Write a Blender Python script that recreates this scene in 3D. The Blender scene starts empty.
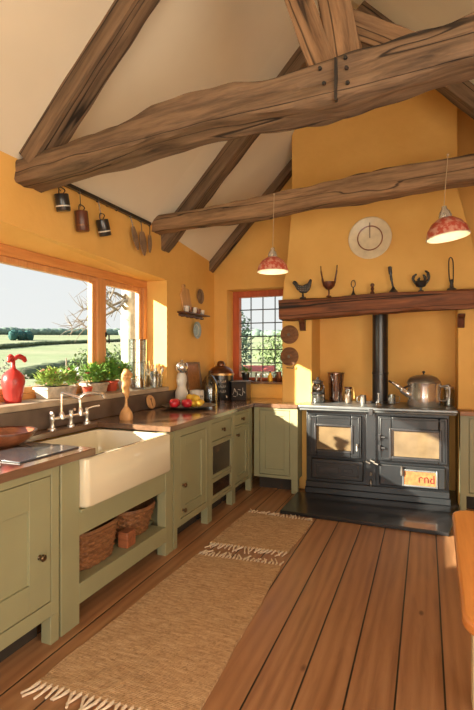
import bpy, bmesh, math, random
from mathutils import Vector, Matrix, noise
random.seed(7)
S = bpy.context.scene
COL = S.collection
PI = math.pi

# ---------------------------------------------------------------- camera, sky, light, exposure
cd = bpy.data.cameras.new('camera'); cam = bpy.data.objects.new('camera', cd); COL.objects.link(cam)
cam.location = (0, 0, 1.4); cam.rotation_euler = (PI/2, 0, math.atan(189/475))
cd.sensor_fit = 'HORIZONTAL'; cd.sensor_width = 36; cd.lens = 36*475/474; cd.clip_start = .05; cd.clip_end = 1500
S.camera = cam
W = bpy.data.worlds.new('world'); S.world = W; W.use_nodes = True
nt = W.node_tree; bg = nt.nodes['Background']
tc = nt.nodes.new('ShaderNodeTexCoord'); sp = nt.nodes.new('ShaderNodeSeparateXYZ'); rp = nt.nodes.new('ShaderNodeValToRGB')
nt.links.new(tc.outputs['Generated'], sp.inputs[0]); nt.links.new(sp.outputs['Z'], rp.inputs[0]); nt.links.new(rp.outputs[0], bg.inputs['Color'])
rp.color_ramp.elements[0].position = 0.0; rp.color_ramp.elements[0].color = (.80, .79, .77, 1)
rp.color_ramp.elements[1].position = .75; rp.color_ramp.elements[1].color = (.50, .60, .74, 1)
e = rp.color_ramp.elements.new(.28); e.color = (.74, .76, .78, 1)
bg.inputs['Strength'].default_value = .92
SUN = Vector((1, 1.12, -.50)).normalized()
sd = bpy.data.lights.new('sun', 'SUN'); sd.energy = 19; sd.angle = math.radians(.7); sd.color = (1, .88, .70)
so = bpy.data.objects.new('sun', sd); COL.objects.link(so); so.rotation_euler = SUN.to_track_quat('-Z', 'Y').to_euler(); so.location = (-8, -8, 6)
def area(name, loc, target, sx, sy, power, col):
    a = bpy.data.lights.new(name, 'AREA'); a.shape = 'RECTANGLE'; a.size = sx; a.size_y = sy; a.energy = power; a.color = col
    o = bpy.data.objects.new(name, a); COL.objects.link(o); o.location = loc
    o.rotation_euler = (Vector(target)-Vector(loc)).to_track_quat('-Z', 'Y').to_euler(); return o
area('fill_light_rear', (.1, -2.0, 1.15), (-.5, 4, 1.9), 2.4, 2.1, 64, (1, .94, .85))  # added fill lamp behind the camera, brightens the whole room
area('fill_light_right', (1.68, .6, 1.6), (-2.4, 2.4, 1.7), 1.8, 1.7, 50, (1, .92, .80))  # second added fill lamp, out of view on the right; its doorway is made up
S.view_settings.view_transform = 'Standard'; S.view_settings.look = 'None'; S.view_settings.gamma = 1
S.view_settings.use_curve_mapping = False; S.view_settings.exposure = 0.36

# ---------------------------------------------------------------- mesh helpers
def B(): return bmesh.new()
def box(bm, x0, x1, y0, y1, z0, z1, M=None):
    vs = [bm.verts.new((x, y, z)) for z in (z0, z1) for y in (y0, y1) for x in (x0, x1)]
    for f in ((0,2,3,1),(4,5,7,6),(0,1,5,4),(2,6,7,3),(0,4,6,2),(1,3,7,5)): bm.faces.new([vs[i] for i in f])
    if M is not None: bmesh.ops.transform(bm, matrix=M, verts=vs)
    return vs
def prism(bm, poly, a, b, axis='Y', M=None):
    def P(p, t): return (p[0], t, p[1]) if axis == 'Y' else ((t, p[0], p[1]) if axis == 'X' else (p[0], p[1], t))
    lo = [bm.verts.new(P(p, a)) for p in poly]; hi = [bm.verts.new(P(p, b)) for p in poly]; n = len(poly)
    bm.faces.new(lo); bm.faces.new(hi[::-1])
    for i in range(n): bm.faces.new((lo[i], hi[i], hi[(i+1) % n], lo[(i+1) % n]))
    if M is not None: bmesh.ops.transform(bm, matrix=M, verts=lo+hi)
    return lo+hi
def lathe(bm, prof, seg=24, c=(0,0,0), M=None, sx=1, sy=1, closed=False):
    rings = []; new = []
    for r, z in prof:
        if r < 1e-5:
            v = bm.verts.new((c[0], c[1], c[2]+z)); rings.append([v]); new.append(v)
        else:
            rg = [bm.verts.new((c[0]+sx*r*math.cos(2*PI*i/seg), c[1]+sy*r*math.sin(2*PI*i/seg), c[2]+z)) for i in range(seg)]
            rings.append(rg); new += rg
    ps = list(zip(rings, rings[1:])) + ([(rings[-1], rings[0])] if closed else [])
    for a, b in ps:
        for i in range(seg):
            j = (i+1) % seg
            q = [a[i % len(a)], a[j % len(a)], b[j % len(b)], b[i % len(b)]]
            u = []
            for v in q:
                if v not in u: u.append(v)
            if len(u) > 2: bm.faces.new(u)
    if not closed:
        if len(rings[0]) > 1: bm.faces.new(rings[0][::-1])
        if len(rings[-1]) > 1: bm.faces.new(rings[-1])
    if M is not None: bmesh.ops.transform(bm, matrix=M, verts=new)
    return new
def open_lathe(bm, prof, t=.003, **k):          # a hollow shell of thickness t following the outer profile
    inner = [(max(r-t, .0002), z+(t if i == 0 else 0)) for i, (r, z) in enumerate(prof)]
    inner[0] = (0, prof[0][1]+t)
    return lathe(bm, [(0, prof[0][1])]+prof+inner[::-1][:-1]+[(0, prof[0][1]+t)], **k)
def tube(bm, pts, r, seg=10, caps=True):
    pts = [Vector(p) for p in pts]; n = len(pts); rs = r if isinstance(r, (list, tuple)) else [r]*n
    rings = []; up = None
    for i, p in enumerate(pts):
        d = (pts[min(i+1, n-1)]-pts[max(i-1, 0)]).normalized()
        if up is None: up = d.orthogonal().normalized()
        up = (up-d*up.dot(d)); up = up.normalized() if up.length > 1e-6 else d.orthogonal().normalized()
        w = d.cross(up)
        rings.append([bm.verts.new(p+(up*math.cos(2*PI*k/seg)+w*math.sin(2*PI*k/seg))*rs[i]) for k in range(seg)])
    for a, b in zip(rings, rings[1:]):
        for k in range(seg): bm.faces.new((a[k], a[(k+1) % seg], b[(k+1) % seg], b[k]))
    if caps: bm.faces.new(rings[0][::-1]); bm.faces.new(rings[-1])
    return [v for rg in rings for v in rg]
def curve(pts, n=6):
    P = [Vector(p) for p in pts]; out = []
    for i in range(len(P)-1):
        a, b, c, d = P[max(i-1,0)], P[i], P[i+1], P[min(i+2,len(P)-1)]
        for k in range(n):
            t = k/n; out.append(.5*((2*b)+(c-a)*t+(2*a-5*b+4*c-d)*t*t+(3*b-a-3*c+d)*t**3))
    return out+[P[-1]]
def blob(bm, c, r, amp=.15, freq=2, sub=3, s=(1,1,1), seed=0):
    g = bmesh.ops.create_icosphere(bm, subdivisions=sub, radius=1)['verts']
    for v in g:
        d = v.co.normalized(); k = 1+amp*noise.noise(d*freq+Vector((seed*7.1, seed*3.3, 0)))
        v.co = Vector((c[0]+d.x*r*s[0]*k, c[1]+d.y*r*s[1]*k, c[2]+d.z*r*s[2]*k))
    return g
def leaf(bm, p, d, L, w, up=Vector((0,0,1)), fold=.15):
    d = d.normalized(); s = d.cross(up); s = s.normalized() if s.length > 1e-4 else Vector((1,0,0)); n = s.cross(d)
    a = bm.verts.new(p); b = bm.verts.new(p+d*L*.5+s*w*.5+n*fold*w); c = bm.verts.new(p+d*L); e = bm.verts.new(p+d*L*.5-s*w*.5+n*fold*w); m = bm.verts.new(p+d*L*.5)
    bm.faces.new((a, b, m)); bm.faces.new((b, c, m)); bm.faces.new((a, m, e)); bm.faces.new((m, c, e))
def rdir(zmin=-1):
    while True:
        v = Vector((random.uniform(-1,1), random.uniform(-1,1), random.uniform(zmin,1)))
        if .05 < v.length < 1: return v.normalized()
def obj(name, bm, mat, parent=None, bev=0, smooth=35, seg=2):
    """bm is in the parent's space (or the world's for a top-level thing); the origin goes to the base centre"""
    bmesh.ops.recalc_face_normals(bm, faces=bm.faces[:])
    xs = [v.co for v in bm.verts]
    c = Vector(((min(v.x for v in xs)+max(v.x for v in xs))/2, (min(v.y for v in xs)+max(v.y for v in xs))/2, min(v.z for v in xs)))
    for v in bm.verts: v.co -= c
    me = bpy.data.meshes.new(name); bm.to_mesh(me); bm.free()
    if smooth:
        me.polygons.foreach_set('use_smooth', [True]*len(me.polygons)); me.set_sharp_from_angle(angle=math.radians(smooth))
    me.materials.append(mat)
    o = bpy.data.objects.new(name, me); COL.objects.link(o); o.location = c
    if parent: o.parent = parent
    if bev:
        m = o.modifiers.new('bevel', 'BEVEL'); m.width = bev; m.segments = seg; m.limit_method = 'ANGLE'; m.angle_limit = math.radians(40); m.harden_normals = False
    return o
def tag(o, label, cat, group=None, kind=None):
    o['label'] = label; o['category'] = cat
    if group: o['group'] = group
    if kind: o['kind'] = kind
    return o
def thing(name, label, cat, loc=(0,0,0), rz=0, group=None, rot=None):
    o = bpy.data.objects.new(name, None); COL.objects.link(o); o.empty_display_size = .05
    o.location = loc; o.rotation_euler = rot or (0, 0, rz); return tag(o, label, cat, group)
def struct(name, bm, mat, bev=0, smooth=0, parent=None):
    o = obj(name, bm, mat, parent, bev, smooth)
    if not parent: o['kind'] = 'structure'
    return o
def shift(bm, v):                                # world coordinates -> space of an unrotated thing at v
    for x in bm.verts: x.co -= Vector(v)
    return bm
def dup(root, loc, rz, label, group=None, scale=None):
    r = root.copy(); COL.objects.link(r); r.location = loc; r.rotation_euler = (0, 0, rz); r['label'] = label
    if group: r['group'] = group
    if scale: r.scale = scale
    for ch in list(root.children):
        c = ch.copy(); COL.objects.link(c); c.parent = r
        for g in list(ch.children):
            d = g.copy(); COL.objects.link(d); d.parent = c
    return r

# ---------------------------------------------------------------- materials
def newmat(name):
    m = bpy.data.materials.new(name); m.use_nodes = True; return m, m.node_tree, m.node_tree.nodes['Principled BSDF']
def N(nt, t, **k):
    n = nt.nodes.new(t)
    for a, b in k.items(): setattr(n, a, b)
    return n
def coords(nt, scale=(1,1,1), rot=(0,0,0), loc=(0,0,0)):
    t = N(nt, 'ShaderNodeTexCoord'); m = N(nt, 'ShaderNodeMapping'); nt.links.new(t.outputs['Object'], m.inputs[0])
    m.inputs['Scale'].default_value = scale; m.inputs['Rotation'].default_value = rot; m.inputs['Location'].default_value = loc; return m.outputs[0]
def ramp(nt, fac, stops):
    r = N(nt, 'ShaderNodeValToRGB'); nt.links.new(fac, r.inputs[0]); el = r.color_ramp.elements
    el[0].position, el[0].color = stops[0][0], (*stops[0][1], 1); el[1].position, el[1].color = stops[-1][0], (*stops[-1][1], 1)
    for p, c in stops[1:-1]: q = el.new(p); q.color = (*c, 1)
    return r.outputs[0]
def noi(nt, vec, scale, detail=4, rough=.55, dist=0):
    n = N(nt, 'ShaderNodeTexNoise'); nt.links.new(vec, n.inputs['Vector']); n.inputs['Scale'].default_value = scale
    n.inputs['Detail'].default_value = detail; n.inputs['Roughness'].default_value = rough; n.inputs['Distortion'].default_value = dist; return n.outputs['Fac']
def bump(nt, b, h, strength=.3, dist=.01):
    n = N(nt, 'ShaderNodeBump'); nt.links.new(h, n.inputs['Height']); n.inputs['Strength'].default_value = strength; n.inputs['Distance'].default_value = dist
    nt.links.new(n.outputs[0], b.inputs['Normal'])
def mixc(nt, f, a, b, mode='MIX'):
    m = N(nt, 'ShaderNodeMix', data_type='RGBA', blend_type=mode)
    for s, v in ((m.inputs[0], f), (m.inputs[6], a), (m.inputs[7], b)):
        if isinstance(v, (int, float)): s.default_value = v
        elif isinstance(v, tuple): s.default_value = (*v, 1)
        else: nt.links.new(v, s)
    return m.outputs[2]
def math_(nt, op, a, b=None):
    m = N(nt, 'ShaderNodeMath', operation=op)
    for i, v in enumerate((a, b)):
        if v is None: continue
        if isinstance(v, (int, float)): m.inputs[i].default_value = v
        else: nt.links.new(v, m.inputs[i])
    return m.outputs[0]
def plain(name, c, rough=.5, metal=0, var=.12, scale=8, bmp=0, coat=0):
    m, nt, b = newmat(name); v = coords(nt)
    f = noi(nt, v, scale, 3)
    nt.links.new(ramp(nt, f, [(.3, tuple(x*(1-var) for x in c)), (.7, tuple(min(1, x*(1+var)) for x in c))]), b.inputs['Base Color'])
    b.inputs['Roughness'].default_value = rough; b.inputs['Metallic'].default_value = metal; b.inputs['Coat Weight'].default_value = coat
    if bmp: bump(nt, b, noi(nt, v, scale*6, 4), bmp, .004)
    return m
def wood(name, dark, light, axis='X', scale=1, rough=.5, crack=0, coat=0):
    m, nt, b = newmat(name)
    s = {'X': (.7, 9, 9), 'Y': (9, .7, 9), 'Z': (9, 9, .7)}[axis]; s = tuple(x*scale for x in s)
    v = coords(nt, s); f = noi(nt, v, 2.0, 6, .6, .5); g = noi(nt, v, 7, 3, .7)
    h = math_(nt, 'ADD', math_(nt, 'MULTIPLY', f, .75), math_(nt, 'MULTIPLY', g, .25))
    c = ramp(nt, h, [(.32, dark), (.68, light)])
    if crack:
        s2 = {'X': (.10, 3.2, 3.2), 'Y': (3.2, .10, 3.2), 'Z': (3.2, 3.2, .10)}[axis]
        k = noi(nt, coords(nt, s2, loc=(3,1,2)), 1.9*scale, 2, .4, .2)
        a = math_(nt, 'ABSOLUTE', math_(nt, 'SUBTRACT', k, .5)); cr = ramp(nt, a, [(.004, (.05,.04,.03)), (.013, (1,1,1))])
        c = mixc(nt, crack, c, mixc(nt, 1.0, c, cr, 'MULTIPLY'))
        h = math_(nt, 'MULTIPLY', h, cr)
    nt.links.new(c, b.inputs['Base Color']); b.inputs['Roughness'].default_value = rough; b.inputs['Coat Weight'].default_value = coat; b.inputs['Coat Roughness'].default_value = .15
    bump(nt, b, h, .5 if crack else .15, .02 if crack else .004); return m
def glass(name, tint=(1,1,1), refl=.08, rough=.02):
    m, nt, b = newmat(name); nt.nodes.remove(b); out = nt.nodes['Material Output']
    t = N(nt, 'ShaderNodeBsdfTransparent'); t.inputs[0].default_value = (*tint, 1); g = N(nt, 'ShaderNodeBsdfGlossy'); g.inputs['Roughness'].default_value = rough
    fr = N(nt, 'ShaderNodeLayerWeight'); fr.inputs[0].default_value = .35
    fac = math_(nt, 'ADD', math_(nt, 'MULTIPLY', fr.outputs['Facing'], refl*3), refl*.5)
    mx = N(nt, 'ShaderNodeMixShader'); nt.links.new(fac, mx.inputs[0]); nt.links.new(t.outputs[0], mx.inputs[1]); nt.links.new(g.outputs[0], mx.inputs[2]); nt.links.new(mx.outputs[0], out.inputs[0]); return m

M = {}
def wallmat():
    m, nt, b = newmat('ochre_plaster'); v = coords(nt)
    c = ramp(nt, noi(nt, v, 1.6, 5, .6), [(.3, (.74, .41, .10)), (.7, (.84, .50, .145))])
    nt.links.new(c, b.inputs['Base Color']); b.inputs['Roughness'].default_value = .75; bump(nt, b, noi(nt, v, 9, 5), .18, .02); return m
M['wall'] = wallmat()
M['ceil'] = plain('cream_plaster', (.76, .69, .55), .9, var=.05, scale=1.5, bmp=.15)
def floormat():
    m, nt, b = newmat('floor_boards'); v = coords(nt); sx = N(nt, 'ShaderNodeSeparateXYZ'); nt.links.new(v, sx.inputs[0])
    q = math_(nt, 'DIVIDE', math_(nt, 'ADD', sx.outputs[0], FLOOR_OFF), .1885)
    fr = math_(nt, 'FRACT', q); idx = math_(nt, 'FLOOR', q)
    edge = math_(nt, 'MINIMUM', fr, math_(nt, 'SUBTRACT', 1.0, fr))
    wn = N(nt, 'ShaderNodeTexWhiteNoise', noise_dimensions='1D'); nt.links.new(idx, wn.inputs['W'])
    off = N(nt, 'ShaderNodeCombineXYZ'); nt.links.new(math_(nt, 'MULTIPLY', wn.outputs['Value'], 13), off.inputs[1]); nt.links.new(math_(nt, 'MULTIPLY', wn.outputs['Value'], 3), off.inputs[2])
    ad = N(nt, 'ShaderNodeVectorMath', operation='ADD'); nt.links.new(v, ad.inputs[0]); nt.links.new(off.outputs[0], ad.inputs[1])
    mp = N(nt, 'ShaderNodeMapping'); nt.links.new(ad.outputs[0], mp.inputs[0]); mp.inputs['Scale'].default_value = (9, .8, 1)
    g = noi(nt, mp.outputs[0], 2.4, 6, .6, .8); w = N(nt, 'ShaderNodeTexWave', wave_type='BANDS', bands_direction='X')
    nt.links.new(mp.outputs[0], w.inputs['Vector']); w.inputs['Scale'].default_value = .55; w.inputs['Distortion'].default_value = 9; w.inputs['Detail'].default_value = 3
    h = math_(nt, 'ADD', math_(nt, 'MULTIPLY', g, .8), math_(nt, 'MULTIPLY', w.outputs['Fac'], .2))
    c = ramp(nt, h, [(.25, (.23, .105, .047)), (.5, (.35, .172, .078)), (.8, (.46, .25, .12))])
    c = mixc(nt, math_(nt, 'MULTIPLY', wn.outputs['Value'], .35), c, (.40, .20, .09))
    vo = N(nt, 'ShaderNodeTexVoronoi'); nt.links.new(coords(nt, (2.6, 1.2, 1)), vo.inputs['Vector']); vo.inputs['Scale'].default_value = 1.4
    c = mixc(nt, ramp(nt, vo.outputs['Distance'], [(.02, (.8,.8,.8)), (.06, (0,0,0))]), c, (.08, .025, .01))
    seam = ramp(nt, edge, [(.014, (0,0,0)), (.028, (1,1,1))]); c = mixc(nt, 1.0, c, seam, 'MULTIPLY')
    nt.links.new(c, b.inputs['Base Color']); nt.links.new(ramp(nt, g, [(.3, (.30,.30,.30)), (.7, (.46,.46,.46))]), b.inputs['Roughness'])
    bump(nt, b, math_(nt, 'ADD', math_(nt, 'MULTIPLY', h, .15), seam), .5, .004); return m
FLOOR_C = (-.3, 1.4); FLOOR_OFF = FLOOR_C[0]+.305+.1885*40
M['floor'] = floormat()
M['beam'] = wood('old_oak', (.045, .026, .015), (.26, .165, .095), 'X', 1, .85, .9)
M['beamL'] = wood('old_oak_warm', (.08, .040, .019), (.38, .225, .115), 'X', 1, .85, .8)
M['mantel'] = wood('mantel_oak', (.055, .018, .008), (.30, .10, .035), 'X', 1.1, .65, 1)
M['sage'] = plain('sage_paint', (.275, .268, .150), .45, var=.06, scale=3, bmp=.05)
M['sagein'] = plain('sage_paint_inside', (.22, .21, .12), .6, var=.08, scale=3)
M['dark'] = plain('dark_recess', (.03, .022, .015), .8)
M['top'] = wood('walnut_worktop', (.085, .045, .026), (.22, .125, .075), 'Y', 1, .16, 0, .35)
M['oakedge'] = wood('oak_edging', (.26, .10, .03), (.50, .24, .08), 'X', 1.2, .4)
M['frame'] = wood('pine_window_frame', (.50, .19, .05), (.72, .33, .11), 'Y', 1.2, .4)
M['framez'] = wood('pine_window_post', (.50, .21, .07), (.74, .36, .14), 'Z', 1.2, .4)
M['redframe'] = wood('red_stained_frame', (.42, .085, .03), (.62, .15, .06), 'Z', 1.2, .45)
M['sink'] = plain('cream_fireclay', (.70, .63, .46), .12, var=.03, scale=2, coat=.6)
M['slate'] = plain('brown_slate', (.115, .078, .058), .5, var=.35, scale=5, bmp=.2)
M['sill'] = plain('worn_stone_sill', (.42, .33, .24), .5, var=.25, scale=6, bmp=.1)
M['iron'] = plain('cast_iron', (.026, .025, .027), .34, .0, var=.25, scale=12, bmp=.05, coat=.35)
M['stove'] = plain('stove_enamel', (.012, .014, .016), .33, .0, var=.2, scale=4, coat=.3)
M['hob'] = plain('hob_steel', (.22, .235, .24), .33, .6, var=.2, scale=5)
M['slab'] = plain('polished_dark_stone', (.07, .08, .095), .24, var=.2, coat=1)
M['hearth'] = plain('polished_black_slate', (.014, .014, .015), .28, var=.4, scale=3, bmp=.03, coat=.4)
M['steel'] = plain('polished_steel', (.74, .74, .72), .16, .85, var=.05, scale=6)
M['chrome'] = plain('chrome', (.86, .85, .83), .24, .85, var=.03)
M['brass'] = plain('aged_bronze', (.13, .085, .045), .35, .8, var=.2)
M['brassl'] = plain('worn_brass_band', (.46, .30, .14), .35, .7)
M['pewter'] = plain('pewter', (.30, .28, .25), .35, .8, var=.2)
M['copper'] = plain('dark_copper', (.20, .10, .06), .3, .9, var=.3, scale=14)
M['bolt'] = plain('black_bolt', (.02, .016, .013), .6)
M['wicker'] = wood('brown_wicker', (.09, .032, .012), (.34, .155, .06), 'X', 4, .6)
M['beech'] = wood('beech', (.46, .22, .075), (.74, .42, .17), 'Z', 2, .45)
M['turned'] = wood('turned_wood', (.12, .035, .015), (.40, .14, .06), 'X', 1.4, .35, 0, .3)
M['darkwood'] = wood('dark_wood', (.05, .015, .008), (.16, .05, .025), 'Z', 2, .35)
M['tablewood'] = wood('honey_pine', (.50, .17, .035), (.74, .31, .075), 'Y', .8, .3, 0, .4)
M['cream'] = plain('cream_paint', (.72, .58, .34), .5, var=.05)
M['white'] = plain('white_glaze', (.72, .70, .64), .3, var=.06)
M['stonepot'] = plain('weathered_white_pot', (.52, .46, .38), .75, var=.3, scale=25, bmp=.2)
M['red'] = plain('red_glaze', (.42, .030, .025), .35, var=.2, scale=10, bmp=.06)
M['terracotta'] = plain('red_terracotta', (.50, .07, .03), .6)
M['leaf'] = plain('leaf_green', (.14, .28, .045), .5, var=.4, scale=20)
M['leaf2'] = plain('leaf_lime', (.26, .38, .08), .5, var=.3, scale=20)
M['flower'] = plain('pink_flower', (.62, .20, .16), .6, var=.3)
M['flowerw'] = plain('white_flower', (.75, .72, .62), .6)
M['soil'] = plain('soil', (.04, .025, .015), .95)
M['black'] = plain('black_enamel', (.018, .017, .018), .3, var=.2, coat=.3)
M['chalk'] = plain('chalk_lettering', (.62, .58, .50), .8)
M['glass'] = glass('window_glass', (.97, .985, .98), .008)
M['jar'] = glass('clear_jar_glass', (.86, .90, .90), .28)
M['jarb'] = glass('smoky_jar_glass', (.55, .56, .56), .3)
M['bluejar'] = glass('blue_grey_glass', (.66, .72, .76), .22)
M['ovenglass'] = plain('smoked_glass', (.035, .018, .012), .22, var=.6, scale=9, coat=.2)
M['apple'] = plain('apple_red', (.58, .022, .035), .28, var=.3, scale=12, coat=.3)
M['lemon'] = plain('lemon_yellow', (.78, .50, .05), .4, var=.1, bmp=.1, scale=20)
M['bluegrey'] = plain('blue_grey_glaze', (.30, .38, .40), .35, var=.3, scale=20)
M['mugtan'] = plain('worn_grey_wood', (.24, .15, .09), .8, var=.25, scale=12)
M['bulb'], _nt, _b = newmat('warm_bulb'); _b.inputs['Emission Color'].default_value = (1, .85, .6, 1); _b.inputs['Emission Strength'].default_value = 2.5
M['label'] = plain('orange_badge', (.30, .12, .04), .5, var=.35, scale=30)
M['reflect'] = plain('stove_glass_painted_reflection', (.17, .12, .065), .14, var=.35, scale=4, coat=.6)  # tan base colour paints in the room's reflection on the fire-door glass
M['thatch'] = plain('cord', (.45, .33, .20), .8)
def lampmat():
    m, nt, b = newmat('speckled_red_enamel'); v = coords(nt); vo = N(nt, 'ShaderNodeTexVoronoi'); nt.links.new(v, vo.inputs['Vector']); vo.inputs['Scale'].default_value = 60
    g = noi(nt, v, 30, 3)
    c = mixc(nt, ramp(nt, g, [(.45, (0,0,0)), (.58, (1,1,1))]), (.52, .085, .05), (.66, .32, .24)); nt.links.new(c, b.inputs['Base Color']); b.inputs['Roughness'].default_value = .35; return m
M['lampred'] = lampmat(); M['lampin'] = plain('white_enamel', (.80, .74, .62), .5)
def rugmat():
    m, nt, b = newmat('woven_jute'); v = coords(nt); w = N(nt, 'ShaderNodeTexWave', wave_type='BANDS', bands_direction='Y'); nt.links.new(v, w.inputs['Vector'])
    w.inputs['Scale'].default_value = 40; w.inputs['Distortion'].default_value = 6; w.inputs['Detail'].default_value = 2
    a = noi(nt, coords(nt, (3, 22, 1)), 3, 5, .8); g = noi(nt, coords(nt, (1, 1, 1)), 55, 3, .7)
    c = ramp(nt, a, [(.3, (.34, .195, .09)), (.5, (.54, .345, .18)), (.7, (.72, .51, .31))])
    c = mixc(nt, .6, c, ramp(nt, g, [(.3, (.45,.40,.34)), (.5, (1,1,1))]), 'MULTIPLY'); nt.links.new(c, b.inputs['Base Color']); b.inputs['Roughness'].default_value = .95
    bump(nt, b, math_(nt, 'ADD', math_(nt, 'MULTIPLY', w.outputs['Fac'], .4), g), .8, .006); return m
M['rug'] = rugmat(); M['fringe'] = plain('cream_wool_fringe', (.74, .60, .44), .9, var=.2, scale=40)
def fieldmat():
    m, nt, b = newmat('field_grass'); v = coords(nt); vo = N(nt, 'ShaderNodeTexVoronoi'); nt.links.new(coords(nt, (.012, .03, 1)), vo.inputs['Vector']); vo.inputs['Scale'].default_value = 1
    c = mixc(nt, ramp(nt, noi(nt, v, .25, 6, .7), [(.3, (0,0,0)), (.7, (1,1,1))]), (.19, .24, .115), (.31, .35, .20))
    c = mixc(nt, .4, c, ramp(nt, vo.outputs['Distance'], [(.2, (.34, .32, .22)), (.8, (.20, .27, .13))]))
    nt.links.new(c, b.inputs['Base Color']); b.inputs['Roughness'].default_value = .95; return m
M['field'] = fieldmat()
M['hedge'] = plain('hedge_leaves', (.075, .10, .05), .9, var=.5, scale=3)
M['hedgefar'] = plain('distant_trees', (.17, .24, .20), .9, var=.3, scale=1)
M['shrub'] = plain('shrub_leaves', (.17, .24, .10), .8, var=.4, scale=6)
M['teal'] = plain('dark_teal_leaves', (.02, .09, .085), .8)
M['bark'] = plain('pale_birch_bark', (.42, .40, .37), .8, var=.3, scale=9, bmp=.2)
M['twig'] = plain('grey_twigs', (.17, .155, .14), .9)
M['redroof'] = plain('red_roof', (.55, .09, .06), .7)
M['blossom'] = plain('white_blossom', (.58, .58, .54), .8)

# ---------------------------------------------------------------- the room
XL, YB, RX = -2.4, 5.28, -.63
def drop(y): return 0 if y < 3.8 else .09*(y-3.8)
KS = 1.06
FAR = [(-2.45, 2.587), (-1.33, 3.774), (-1.0, 4.40), (RX, 4.62), (.3, 4.35), (.6, 3.95), (2.3, 2.2)]
def ceilz(x, y):
    near = 2.64+KS*((x+2.4) if x < RX else (RX+2.4)-(x-RX)); far = near
    for (a, za), (b, zb) in zip(FAR, FAR[1:]):
        if a <= x <= b: far = za+(zb-za)*(x-a)/(b-a)
    t = min(1, max(0, (y-4.15)/.5))
    return near*(1-t)+far*t-drop(y)
bm = B(); box(bm, -2.45, 2.2, -2.5, 5.3, -.08, 0)
for v in bm.verts: pass
fl = struct('floor', bm, M['floor'])
# origin of the floor mesh = bbox centre, so board seams follow FLOOR_OFF measured from it
_c = fl.location
FX = _c.x
for n in M['floor'].node_tree.nodes:
    if n.type == 'MATH' and n.operation == 'ADD' and abs(n.inputs[1].default_value-FLOOR_OFF) < 1e-6: n.inputs[1].default_value = FX+.305+.1885*40
def zcol(bm, x0, x1, y0, y1, z0, top):
    prism(bm, [(x0, z0), (x1, z0), (x1, top(x1)), (x0, top(x0))], y0, y1)
WY0, WY1, WZ0, WZ1 = .15, 4.14, 1.045, 2.145
bm = B(); L = XL-.35
box(bm, L, XL, -2.5, 5.63, -.1, WZ0)
st_ = [(-2.5, 2.215), (2.1, 2.215), (WY1, WZ1), (5.63, WZ1)]; rows = [[bm.verts.new(p) for p in ((XL, y, 2.66), (XL, y, z), (-2.62, y, WZ1), (L, y, WZ1), (L, y, 2.66))] for y, z in st_]
for a, b in zip(rows, rows[1:]):
    for k in range(5): bm.faces.new((a[k], a[(k+1) % 5], b[(k+1) % 5], b[k]))
bm.faces.new(rows[0]); bm.faces.new(rows[-1][::-1])

box(bm, L, XL, -2.5, WY0, WZ0, WZ1); box(bm, L, XL, WY1, 5.63, WZ0, WZ1)
struct('wall_left', bm, M['wall'])
BX0, BX1, BZ0, BZ1 = -2.235, -1.50, 1.09, 2.185
bm = B(); ct = lambda x: ceilz(x, 5.3)+.03
box(bm, XL, BX1, YB, YB+.35, -.1, BZ0); zcol(bm, XL, BX0, YB, YB+.35, BZ0, ct); zcol(bm, BX0, BX1, YB, YB+.35, BZ1, ct)
for xa, xb in ((BX1, -1.33), (-1.33, -1.0), (-1.0, RX), (RX, .3), (.3, .6), (.6, 2.2)): zcol(bm, xa, xb, YB, YB+.35, -.1, ct)
struct('wall_back', bm, M['wall'])
bm = B(); box(bm, 1.75, 2.0, 1.5, 5.28, -.1, 2.2); box(bm, 1.75, 2.0, -2.5, -.4, -.1, 2.2); box(bm, 1.75, 2.0, -.4, 1.5, 2.15, 2.2)
struct('wall_right', bm, M['wall'])
bm = B(); yr = -2.3
box(bm, XL, -1.2, yr-.2, yr, -.1, 2.62); box(bm, 1.4, 1.75, yr-.2, yr, -.1, 2.0)
prism(bm, [(-1.2, 2.35), (1.4, 2.35), (1.4, 2.37), (RX, 4.38), (-1.2, 3.8)], yr-.2, yr)
struct('wall_rear', bm, M['wall'])
bm = B()
st = (-2.5, 3.8, 4.15, 4.65, 5.7); xs_ = (-2.42, -1.33, -1.0, RX, .3, .6, 2.2)
for xa, xb in zip(xs_, xs_[1:]):
    for ya, yb in zip(st, st[1:]):
        for dz in (0,):
            q = [(xa, ya), (xb, ya), (xb, yb), (xa, yb)]
            lo = [bm.verts.new((x, y, ceilz(x, y))) for x, y in q]; hi = [bm.verts.new((x, y, ceilz(x, y)+.12)) for x, y in q]
            bm.faces.new(lo); bm.faces.new(hi[::-1])
            for i in range(4): bm.faces.new((lo[i], lo[(i+1) % 4], hi[(i+1) % 4], hi[i]))
bmesh.ops.remove_doubles(bm, verts=bm.verts[:], dist=1e-4)
struct('ceiling', bm, M['ceil'])
# chimney breast: pier, pier, lintel, tapering stack
bm = B(); yf = 4.86
box(bm, -1.42, -1.10, yf, YB, 0, 1.86); box(bm, .275, .60, yf, YB, 0, 1.86)
prism(bm, [(-1.42, 1.86), (.60, 1.86), (.52, 2.0), (.40, 2.45), (.275, 2.95), (.272, ceilz(.272, 4.86)+.01), (RX, ceilz(RX, 4.86)+.01), (-1.0, ceilz(-1.0, 4.86)+.01), (-1.315, ceilz(-1.315, 4.86)+.01), (-1.315, 2.95), (-1.365, 2.45), (-1.42, 2.0)], yf, YB)
struct('wall_chimney_breast', bm, M['wall'], bev=.012)
# window sill and slate upstand of the long window
bm = B(); box(bm, -2.66, -2.375, WY0, WY1, WZ0, 1.085); struct('trim_1', bm, M['sill'], bev=.006)
bm = B(); box(bm, XL, -2.382, .6, 5.0, .902, 1.043); struct('trim_2', bm, M['slate'], bev=.003)

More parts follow.
